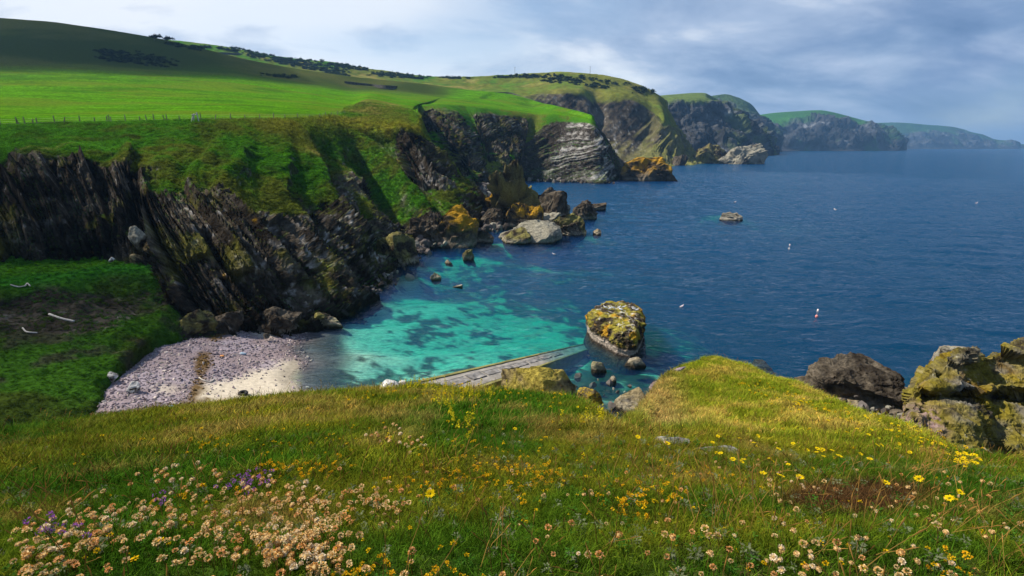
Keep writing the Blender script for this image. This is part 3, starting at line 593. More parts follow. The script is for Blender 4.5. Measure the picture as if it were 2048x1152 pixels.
M_ri = ri; M_cx = cx
haze_m = bpy.data.materials.new('haze_air'); haze_m.use_nodes = True; t = haze_m.node_tree; t.nodes.clear()
out = N(t, 'ShaderNodeOutputMaterial'); pv = N(t, 'ShaderNodeVolumePrincipled', i_Color=(0.28, 0.58, 1.0, 1), i_Density=0.00010, i_Anisotropy=0.2); t.links.new(pv.outputs[0], out.inputs['Volume'])
HAZE = True
if HAZE: link('haze', box_mesh('haze', (-1600, -400, -23), (12100, 12100, 330), haze_m), kind='stuff')
#@END
# ------------------------------------------------------------------ scattering (stuff nobody could count)
LIB = {}
def blades(n, h, w, spread, lean, seed, tipc=1.15, basec=0.55, seg=2):
    r = np.random.default_rng(seed); V = []; Fc = []; C = []
    for k in range(n):
        a = r.uniform(0, 2 * math.pi); rr = spread * math.sqrt(r.uniform()); b = np.array([rr * math.cos(a), rr * math.sin(a), -0.01])
        az = r.uniform(0, 2 * math.pi); hh = h * r.uniform(0.55, 1.1); ln = lean * r.uniform(0.2, 1.2) * hh; side = np.array([-math.sin(az), math.cos(az), 0]); fw = np.array([math.cos(az), math.sin(az), 0])
        i0 = len(V); ww = w * r.uniform(0.7, 1.3)
        for s_, tw in ((0, 1.0), (0.5, 0.8)):
            c = b + fw * ln * s_ ** 2 + np.array([0, 0, hh * s_])
            V += [c - side * ww * tw / 2, c + side * ww * tw / 2]; C += [basec + (tipc - basec) * s_] * 2
        V.append(b + fw * ln + np.array([0, 0, hh * (1 - 0.25 * lean)])); C.append(tipc)
        Fc += [(i0, i0 + 1, i0 + 3), (i0, i0 + 3, i0 + 2), (i0 + 2, i0 + 3, i0 + 4)]
    return np.array(V), np.array(Fc), np.repeat(np.array(C)[:, None], 3, 1)
def ico(sub):
    if ('ico', sub) not in LIB:
        import bmesh
        bm = bmesh.new(); bmesh.ops.create_icosphere(bm, subdivisions=sub, radius=1.0)
        LIB[('ico', sub)] = (np.array([v.co[:] for v in bm.verts]), np.array([[v.index for v in f.verts] for f in bm.faces])); bm.free()
    return LIB[('ico', sub)]
def tube(pts, rad, k=5):
    """tapered tube along a polyline"""
    pts = np.asarray(pts, float); rad = np.broadcast_to(np.asarray(rad, float), (len(pts),)); V = []
    for i, p in enumerate(pts):
        t_ = pts[min(i + 1, len(pts) - 1)] - pts[max(i - 1, 0)]; t_ = t_ / (np.linalg.norm(t_) + 1e-9)
        a = np.cross(t_, (0, 0, 1) if abs(t_[2]) < 0.9 else (1, 0, 0)); a /= np.linalg.norm(a); b = np.cross(t_, a)
        for j in range(k):
            an = 2 * math.pi * j / k; V.append(p + rad[i] * (math.cos(an) * a + math.sin(an) * b))
    n = len(pts); Fc = [(i * k + j, i * k + (j + 1) % k, (i + 1) * k + (j + 1) % k, (i + 1) * k + j) for i in range(n - 1) for j in range(k)]
    V += [pts[0], pts[-1]]
    T = []
    for a, b, c, d in Fc: T += [(a, b, c), (a, c, d)]
    T += [(len(V) - 2, (j + 1) % k, j) for j in range(k)] + [(len(V) - 1, (n - 1) * k + j, (n - 1) * k + (j + 1) % k) for j in range(k)]
    return np.array(V), np.array(T)
def merge(*parts):
    V = []; Fc = []; C = []; o = 0
    for v, f, c in parts:
        V.append(v); Fc.append(np.asarray(f) + o); o += len(v); C.append(np.broadcast_to(np.asarray(c, float), (len(v), 3)))
    return np.concatenate(V), np.concatenate(Fc), np.concatenate(C)
def scatter(name, pts, rots, scl, idx, tint, meshes, label, cat=None):
    """one stuff object: geometry nodes put a mesh on every point"""
    lib = bpy.data.collections.new(name + '_kinds')
    for k, me in enumerate(meshes): lib.objects.link(bpy.data.objects.new('%s_kind_%02d' % (name, k), me))
    me = bpy.data.meshes.new(name); me.vertices.add(len(pts)); me.vertices.foreach_set('co', np.asarray(pts, dtype=np.float32).ravel())
    for nm, ty, key, arr in (('rot', 'FLOAT_VECTOR', 'vector', rots), ('scl', 'FLOAT', 'value', scl), ('idx', 'INT', 'value', idx)):
        a = me.attributes.new(nm, ty, 'POINT'); a.data.foreach_set(key, np.asarray(arr, dtype=np.int32 if ty == 'INT' else np.float32).ravel())
    a = me.attributes.new('tint', 'FLOAT_COLOR', 'POINT'); c = np.ones((len(pts), 4), dtype=np.float32); c[:, :3] = tint; a.data.foreach_set('color', c.ravel())
    o = link(name, me, label=label, kind='stuff')
    ng = bpy.data.node_groups.new(name, 'GeometryNodeTree')
    ng.interface.new_socket('Geometry', in_out='INPUT', socket_type='NodeSocketGeometry'); ng.interface.new_socket('Geometry', in_out='OUTPUT', socket_type='NodeSocketGeometry')
    gi = ng.nodes.new('NodeGroupInput'); go = ng.nodes.new('NodeGroupOutput'); ip = ng.nodes.new('GeometryNodeInstanceOnPoints')
    ci_ = ng.nodes.new('GeometryNodeCollectionInfo'); ci_.inputs[0].default_value = lib; ci_.inputs[1].default_value = True; ci_.inputs[2].default_value = True
    def att(nm, ty):
        n = ng.nodes.new('GeometryNodeInputNamedAttribute'); n.data_type = ty; n.inputs[0].default_value = nm; return n.outputs[0]
    ng.links.new(gi.outputs[0], ip.inputs['Points']); ng.links.new(ci_.outputs[0], ip.inputs['Instance']); ip.inputs['Pick Instance'].default_value = True
    ng.links.new(att('idx', 'INT'), ip.inputs['Instance Index']); ng.links.new(att('scl', 'FLOAT'), ip.inputs['Scale'])
    e2r = ng.nodes.new('FunctionNodeEulerToRotation'); ng.links.new(att('rot', 'FLOAT_VECTOR'), e2r.inputs[0]); ng.links.new(e2r.outputs[0], ip.inputs['Rotation'])
    ng.links.new(ip.outputs[0], go.inputs[0])
    md = o.modifiers.new('scatter', 'NODES'); md.node_group = ng
    return o
def sample(p, w, n):
    """n random points on grid p, cells weighted by area times w (given per vertex)"""
    a = p[:-1, :-1]; b = p[1:, :-1]; c = p[:-1, 1:]; d = p[1:, 1:]
    area = np.linalg.norm(np.cross(b - a, c - a), axis=-1) * w[:-1, :-1]; cs = np.cumsum(area.ravel()); k = np.searchsorted(cs, RNG.uniform(0, cs[-1], n)); k = np.minimum(k, area.size - 1)
    i, j = np.unravel_index(k, area.shape); u = RNG.uniform(size=(n, 1)); v_ = RNG.uniform(size=(n, 1))
    q = (a[i, j] * (1 - u) + c[i, j] * u) * (1 - v_) + (b[i, j] * (1 - u) + d[i, j] * u) * v_
    return q, i, j
def yaw(n, tilt=0.15): return np.stack([RNG.normal(0, tilt, n), RNG.normal(0, tilt, n), RNG.uniform(0, 6.283, n)], -1)
class Picker:
    """the nearest visible surface point behind a pixel of the photograph"""
    def __init__(s, p, mask): s.p = p[mask]; s.x, s.y, s.d = project(s.p)
    def __call__(s, px, py):
        e = (s.x - px) ** 2 + (s.y - py) ** 2 + 0.02 * s.d; return s.p[int(np.argmin(e))].copy()
pickM = Picker(pM, (M_ri > 3.9) & (M_ri < 11.2)); pickA = Picker(pA, A_ri > 0.9); pickH = Picker(H_pts, H_ri > 0.9); pickB = Picker(pB, B_ri >= 0); pickS = Picker(pS, pS[..., 2] > -20)

# ------------------------------------------------------------------ grass of the meadow
def gm(name, *a, **k):
    v, f, c = blades(*a, **k); return mesh_np(name, v, f, M_GRASS, c, smooth=False)
turf = [gm('turf_tuft', 22, 0.045, 0.0024, 0.05, 0.9, s) for s in (1, 2, 3)] + [gm('turf_tuft', 18, 0.075, 0.0024, 0.05, 0.8, s) for s in (4, 5)]
tall = [gm('tall_tuft', 18, 0.10, 0.0032, 0.06, 0.6, s) for s in (6, 7)] + [gm('coarse_tuft', 18, 0.10, 0.0065, 0.09, 0.8, s) for s in (8, 9, 10)]
def stalk(seed):
    r = np.random.default_rng(seed); parts = []
    for k in range(3):
        x, y = r.normal(0, .03, 2); h = r.uniform(.10, .22); lx, ly = r.normal(0, .05, 2)
        v, f = tube([(x, y, 0), (x + lx * .4, y + ly * .4, h * .6), (x + lx, y + ly, h)], [.0013, .0011, .0009], 3); parts.append((v, f, (.9, .8, .5)))
        v, f = tube([(x + lx, y + ly, h - .002), (x + lx * 1.2, y + ly * 1.2, h + .02), (x + lx * 1.4, y + ly * 1.4, h + .035)], [.0008, .0022, .0006], 4); parts.append((v, f, (1.0, .8, .5)))
    v, f, c = merge(*parts); return mesh_np('seed_stalk', v, f, M_GRASS, c, smooth=False)
stalks = [stalk(s) for s in (11, 12, 13)]
def rosette(seed, n=34, rad=.045, wl=.007):
    r = np.random.default_rng(seed); V = []; Fc = []
    for k in range(n):
        a = r.uniform(0, 6.28); l = rad * r.uniform(.4, 1); z = r.uniform(.01, .05); d = np.array([math.cos(a), math.sin(a), 0]); s_ = np.array([-d[1], d[0], 0]); c = d * l * .5 + np.array([0, 0, z]); i0 = len(V)
        V += [c - d * wl, c + s_ * wl * .5 + (0, 0, .003), c + d * wl + (0, 0, r.uniform(-.006, .008)), c - s_ * wl * .5]; Fc += [(i0, i0 + 1, i0 + 2), (i0, i0 + 2, i0 + 3)]
    return mesh_np('herb_rosette', V, Fc, M_GRASS, np.ones((len(V), 3)), smooth=False)
herbs = [rosette(s) for s in (14, 15)]
kinds = turf + tall + stalks + herbs      # 0-4 turf, 5-9 tall, 10-12 stalks, 13-14 herbs
uM, vM, dM = project(pM)
def meadow_tint(q):
    a = fbm(q, 0.55, 4, 601); b = fbm(q, 1.7, 3, 603); c = fbm(q, 0.25, 3, 605)
    t_ = mixv(np.broadcast_to(np.array((.042, .110, .007)), q.shape), np.array((.17, .18, .012)), sstep(-.25, .35, a + .4 * b))
    t_ = mixv(t_, np.array((.30, .22, .06)), sstep(.15, .5, b + .5 * c) * 0.55)
    x, y, d = project(q)
    kn = sstep(1240, 1320, x) * sstep(5.5, 8, d)
    t_ = mixv(t_, mixv(np.broadcast_to(np.array((.22, .26, .015)), q.shape), np.array((.42, .33, .06)), sstep(-.05, .35, b + .3 * a)), kn * 0.8)
    tanl = kn * sstep(1400, 1290, x - .5 * (y - 780)); t_ = mixv(t_, np.array((.42, .30, .10)), tanl * .8)
    heath = sstep(1, .6, np.hypot((x - 1720) / 190, (y - 1000) / 48) + .35 * b); t_ = mixv(t_, np.array((.085, .03, .02)), heath * .85)
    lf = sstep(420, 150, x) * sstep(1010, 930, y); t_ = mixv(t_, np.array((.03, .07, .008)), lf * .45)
    return t_
okM = ((M_ri > 3.75) & (dM > 0.9) & (uM > -260) & (uM < 2300)).astype(float)
densM = okM * np.where(dM < 3.2, 900, np.where(dM < 6, 480, 260)) 
nG = 105000; q, i, j = sample(pM, densM, nG); dq = dM[i, j]; bn = fbm(q, 0.8, 3, 611)
hi = (dq > 5.2) | ((uM[i, j] < 900) & (dq > 3.0) & (RNG.uniform(size=nG) < .5))
idx = np.where(hi, np.where(dq > 6.5, RNG.integers(7, 10, nG), RNG.integers(5, 10, nG)), RNG.integers(0, 5, nG))
rr = RNG.uniform(size=nG); idx = np.where(rr < .02, RNG.integers(10, 13, nG), idx); idx = np.where((rr > .965) & (dq < 5), RNG.integers(13, 15, nG), idx)
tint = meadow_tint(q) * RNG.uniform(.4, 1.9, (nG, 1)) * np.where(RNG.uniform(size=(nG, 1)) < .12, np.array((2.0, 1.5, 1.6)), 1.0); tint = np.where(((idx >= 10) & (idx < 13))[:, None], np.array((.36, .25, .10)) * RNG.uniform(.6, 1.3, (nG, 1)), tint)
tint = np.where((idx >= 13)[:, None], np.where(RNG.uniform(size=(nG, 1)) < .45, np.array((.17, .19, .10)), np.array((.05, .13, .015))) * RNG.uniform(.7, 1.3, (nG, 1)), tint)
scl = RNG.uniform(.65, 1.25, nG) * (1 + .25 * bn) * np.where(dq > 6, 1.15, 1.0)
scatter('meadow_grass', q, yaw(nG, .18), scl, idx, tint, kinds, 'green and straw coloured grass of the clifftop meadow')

# rough grass on the headland slopes and the bank
wA = ((A_RM < 0.35) & (A_ri > 4.95 - 1.1 * ((A_ci > 9.6) & (A_ci < 13.6))) & (A_ri < 9.2) & (pA[..., 1] < 240)).astype(float) / np.maximum(pA[..., 1] / 80, .6) ** 2
nT = 52000; q, i, j = sample(pA, wA, nT); big = [gm('tussock', 18, 0.30, 0.035, 0.24, 1.0, s) for s in (21, 22, 23)]
tint = cA[i, j] * RNG.uniform(.7, 2.6, (nT, 1))
q2_, i2, j2 = sample(pB, (B_ri < 6.2).astype(float), 9000); tint2 = np.asarray(gc[i2, j2]) * RNG.uniform(.5, 2.4, (9000, 1))
q = np.concatenate([q, q2_]); tint = np.concatenate([tint, tint2]); n_ = len(q)
scatter('slope_grass', q, yaw(n_, .3), RNG.uniform(.6, 1.3, n_) * np.clip(q[:, 1] / 75, .45, 1.9), RNG.integers(0, 3, n_), tint, big, 'rough tussock grass on the headland slopes and the bank')

# ------------------------------------------------------------------ pebbles and shore rubble
def rock_np(seed, sub, cuts=9, rough=0.16, depth=(.42, .82), flat=1.0):
    v, f = ico(sub); v = np.sign(v) * np.abs(v) ** .72; r = np.random.default_rng(seed); rot = np.linalg.qr(r.normal(size=(3, 3)))[0] if flat < 1 else np.eye(3); v = v @ rot
    for k in range(cuts):
        n = r.normal(size=3); n /= np.linalg.norm(n); d = r.uniform(*depth); s_ = v @ n
        v -= np.maximum(s_ - d, 0)[:, None] * n * 0.93
    lo_, hi2 = v.min(0), v.max(0); v = (v - (lo_ + hi2) / 2) / ((hi2 - lo_) / 2)
    return v, f
M_STONE = leaf_mat('shore_stone', trans=0.0)
peb = []
for s in range(6):
    v, f = rock_np(700 + s, 2, 7); v = v * np.array((1, .8, .5)); v += .08 * noise(v, 2.5, s)[:, None] * v
    peb.append(mesh_np('stone', v, f, M_STONE, np.ones((len(v), 3)), smooth=False))
nP = 15000; w = ((S_z > -0.15) & (S_z < 3.4) & (S_u > 120) & (S_u < 640)).astype(float) * (1 - .93 * S_sand) / np.maximum(d_, 20) ** 1.2
q, i, j = sample(pS, w, nP)
pc = np.where(RNG.uniform(size=(nP, 1)) < .8, np.array((.27, .215, .22)), np.array((.40, .34, .29))) * RNG.uniform(.55, 1.5, (nP, 1)); pc = np.where((S_wr[i, j] > .35)[:, None] & (RNG.uniform(size=(nP, 1)) < .85), np.array((.13, .08, .03)), pc)
scatter('beach_pebbles', q, RNG.uniform(0, 6.28, (nP, 3)) * np.array((.12, .12, 1)), .05 + .13 * RNG.uniform(size=nP) ** 3, RNG.integers(0, 6, nP), pc, peb, 'purple grey pebbles of the small beach')
# rubble: along the foot of the headland, in the cove, below the meadow
pts = []
def rub(n, px0, py0, px1, py1, spread, z, zs=.4):
    for k in range(n):
        f_ = RNG.uniform(); p_ = Zp(px0 + (px1 - px0) * f_, py0 + (py1 - py0) * f_, z); p_[:2] += RNG.normal(0, spread, 2); p_[2] = z + RNG.normal(0, zs) * .5; pts.append((*p_, p_[1]))
rub(160, 400, 648, 700, 608, 1.1, .5); rub(240, 700, 605, 840, 490, 1.3, .2); rub(230, 800, 505, 960, 440, 2.6, .8, .8); rub(170, 930, 432, 975, 360, 4, 2.0, .8); rub(110, 990, 352, 965, 425, 4, 1.5, .8)
rub(60, 1030, 360, 1210, 366, 2.5, .2); rub(90, 870, 470, 990, 455, 1.6, .3); rub(90, 1180, 800, 1290, 850, 2.2, -.2); rub(110, 1560, 790, 1860, 880, 2.0, .2, .8); rub(40, 880, 800, 1010, 800, 1.2, .3); rub(90, 1600, 800, 1850, 870, 1.6, .9, .9); rub(50, 1760, 850, 1860, 930, 1.5, 1.5, 1.2)
pts = np.array(pts); n_ = len(pts)
pc = np.array((.075, .065, .058)) * RNG.uniform(.5, 2.2, (n_, 1)); pc = np.where(RNG.uniform(size=(n_, 1)) < .18, np.array((.26, .24, .19)) * RNG.uniform(.7, 1.3, (n_, 1)), pc)
big = []
for s in range(5):
    v, f = rock_np(760 + s, 3, 10, depth=(.45, .8)); v = v * np.array((1, .8, .65)); v += (.16 * fbm(v, 2.2, 3, s))[:, None] * v
    big.append(mesh_np('stone', v, f, M_STONE, np.ones((len(v), 3)), smooth=False))
scatter('shore_rubble', pts[:, :3], RNG.uniform(0, 6.28, (n_, 3)), (.22 + .75 * RNG.uniform(size=n_) ** 2.5) * np.clip(pts[:, 3] / 75, .5, 2.2), RNG.integers(0, 5, n_), pc, big, 'dark broken rocks along the foot of the cliffs')
#@OBJ
# ------------------------------------------------------------------ single rocks
def ang(px, py): return math.atan2((py - 576) / F * CS + SN, CS - (py - 576) / F * SN)
def place_rock(name, label, box, zb=0.0, seed=1, dep=0.8, cuts=11, sub=5, amp=0.10, strat=0.0, bed=(.3, -.2, .9), yw=0.0, look='dark', group=None, sink=0.42, cat='rock'):
    """a rock whose outline fills box = (x0, y0, x1, y1) of the photograph, its foot at height zb"""
    x0, y0, x1, y1 = box; xc = (x0 + x1) / 2
    fr_ = Zp(xc, y1, zb); _, _, d = project(fr_); a = (x1 - x0) / 2 * d / F; b = a * dep; fw = np.array([fr_[0], fr_[1], 0]); fw /= np.linalg.norm(fw)
    ctr = fr_ + fw * b * 0.85; a *= np.linalg.norm(ctr[:2]) / np.linalg.norm(fr_[:2]); lo, hi_ = 0.05, 60.0
    for _ in range(30):
        c = (lo + hi_) / 2; top = ctr + np.array([0, 0, c * (2 - 2 * sink) * .5 + c * (1 - sink) * 0]); ph = ang(xc, y0)
        cz = zb + c * (1 - 2 * sink); hgt_ = math.hypot(c * math.cos(ph), b * math.sin(ph)); _, yy, dd = project(np.array([ctr[0], ctr[1], cz]))
        if yy - F * hgt_ / dd > y0: lo = c
        else: hi_ = c
    v, f = rock_np(seed, sub, cuts); r = np.random.default_rng(seed)
    cyw, syw = math.cos(yw), math.sin(yw)
    v = v * np.array((a, b, c)); L = max(a, c)
    n = v / np.maximum(np.linalg.norm(v, axis=1, keepdims=True), 1e-6)
    w = v + np.array((seed * 3.7, seed * 1.3, 0)); k = 1.0 / L
    dsp = L * amp * (1.5 * fbm(w, 1.5 * k, 5, seed, 0.55) + 0.8 * fbm(w, 4 * k, 5, seed + 5, .6, True) - .2)
    bq = noise(w @ np.linalg.qr(r.normal(size=(3, 3)))[0], 2.6 * k, seed + 6); dsp += L * amp * .9 * np.round(bq * 2) / 2
    if strat:
        sb = w @ (np.array(bed) / np.linalg.norm(bed)) + 0.25 * L * fbm(w, .8 * k, 3, seed + 2)
        dsp += L * strat * fbm(np.stack([sb * 5.5 * k, w[:, 0] * .5 * k, w[:, 1] * .5 * k], -1), 1.0, 4, seed + 7, .6, True)
    v = v + n * dsp[:, None]
    if yw: v[:, :2] = v[:, :2] @ np.array([[cyw, syw], [-syw, cyw]])
    W = v + np.array((ctr[0], ctr[1], zb + c * (1 - 2 * sink)))
    nz = n[:, 2]; h = W[:, 2]; s5 = 4.0 * k
    A_ = fbm(w, s5 * .7, 5, seed + 11); B_ = fbm(w, s5 * 2.5, 4, seed + 13)
    col = mixv(np.broadcast_to(RK_D * 1.2, v.shape), RK_M * 1.1, sstep(-.4, .35, A_ + .5 * B_))
    if look in ('lichen', 'stack', 'gold'):
        lc = {'lichen': np.array((.22, .19, .03)), 'stack': np.array((.25, .21, .04)), 'gold': np.array((.40, .22, .015))}[look]
        col = mixv(col, lc, sstep(-.05, .3, A_ + .3 * nz + .25 * B_ - .05) * sstep(zb + .25 * c, zb + .7 * c, h + .3 * c * B_) * .9); col = mixv(col, LICH, sstep(.25, .45, fbm(w, s5 * 1.1, 4, seed + 17)) * sstep(zb + .3 * c, zb + .7 * c, h) * .7)
    if look in ('pale', 'white'): col = mixv(col, np.array((.27, .25, .19)) if look == 'pale' else RK_P * 1.45, sstep(-.45, .2, A_ + .5 * B_ + .3 * nz) * .9)
    if look == 'tan': col = mixv(col, np.array((.32, .25, .13)), sstep(-.5, .2, A_ + .3 * B_) * .85)
    if look == 'moss': col = mixv(col, np.array((.40, .31, .13)), sstep(-.6, .1, A_ + .3 * B_) * .9); col = mixv(col, np.array((.30, .24, .02)), sstep(-.1, .3, A_ + nz * .4 - .1) * .7)
    if look == 'olive': col = mixv(col, np.array((.19, .17, .05)), sstep(-.4, .3, A_ + .4 * B_) * .85)
    if zb < 1.0:
        col = mixv(col, np.array((.35, .31, .24)), sstep(1.3, .5, h + .5 * B_) * .55); col = mixv(col, RK_D * .7, sstep(.45, .1, h + .15 * B_) * .9)
    crev = sstep(-.1, -.45, fbm(w, s5 * 1.2, 4, seed + 19, .5, True)); col = mixv(col, RK_D * .8, crev * .6)
    me = mesh_np(name, v, f, M_ROCK, col, smooth=False); o = link(name, me, loc=(ctr[0], ctr[1], zb + c * (1 - 2 * sink)), label=label, cat=cat, group=group)
    return o, W
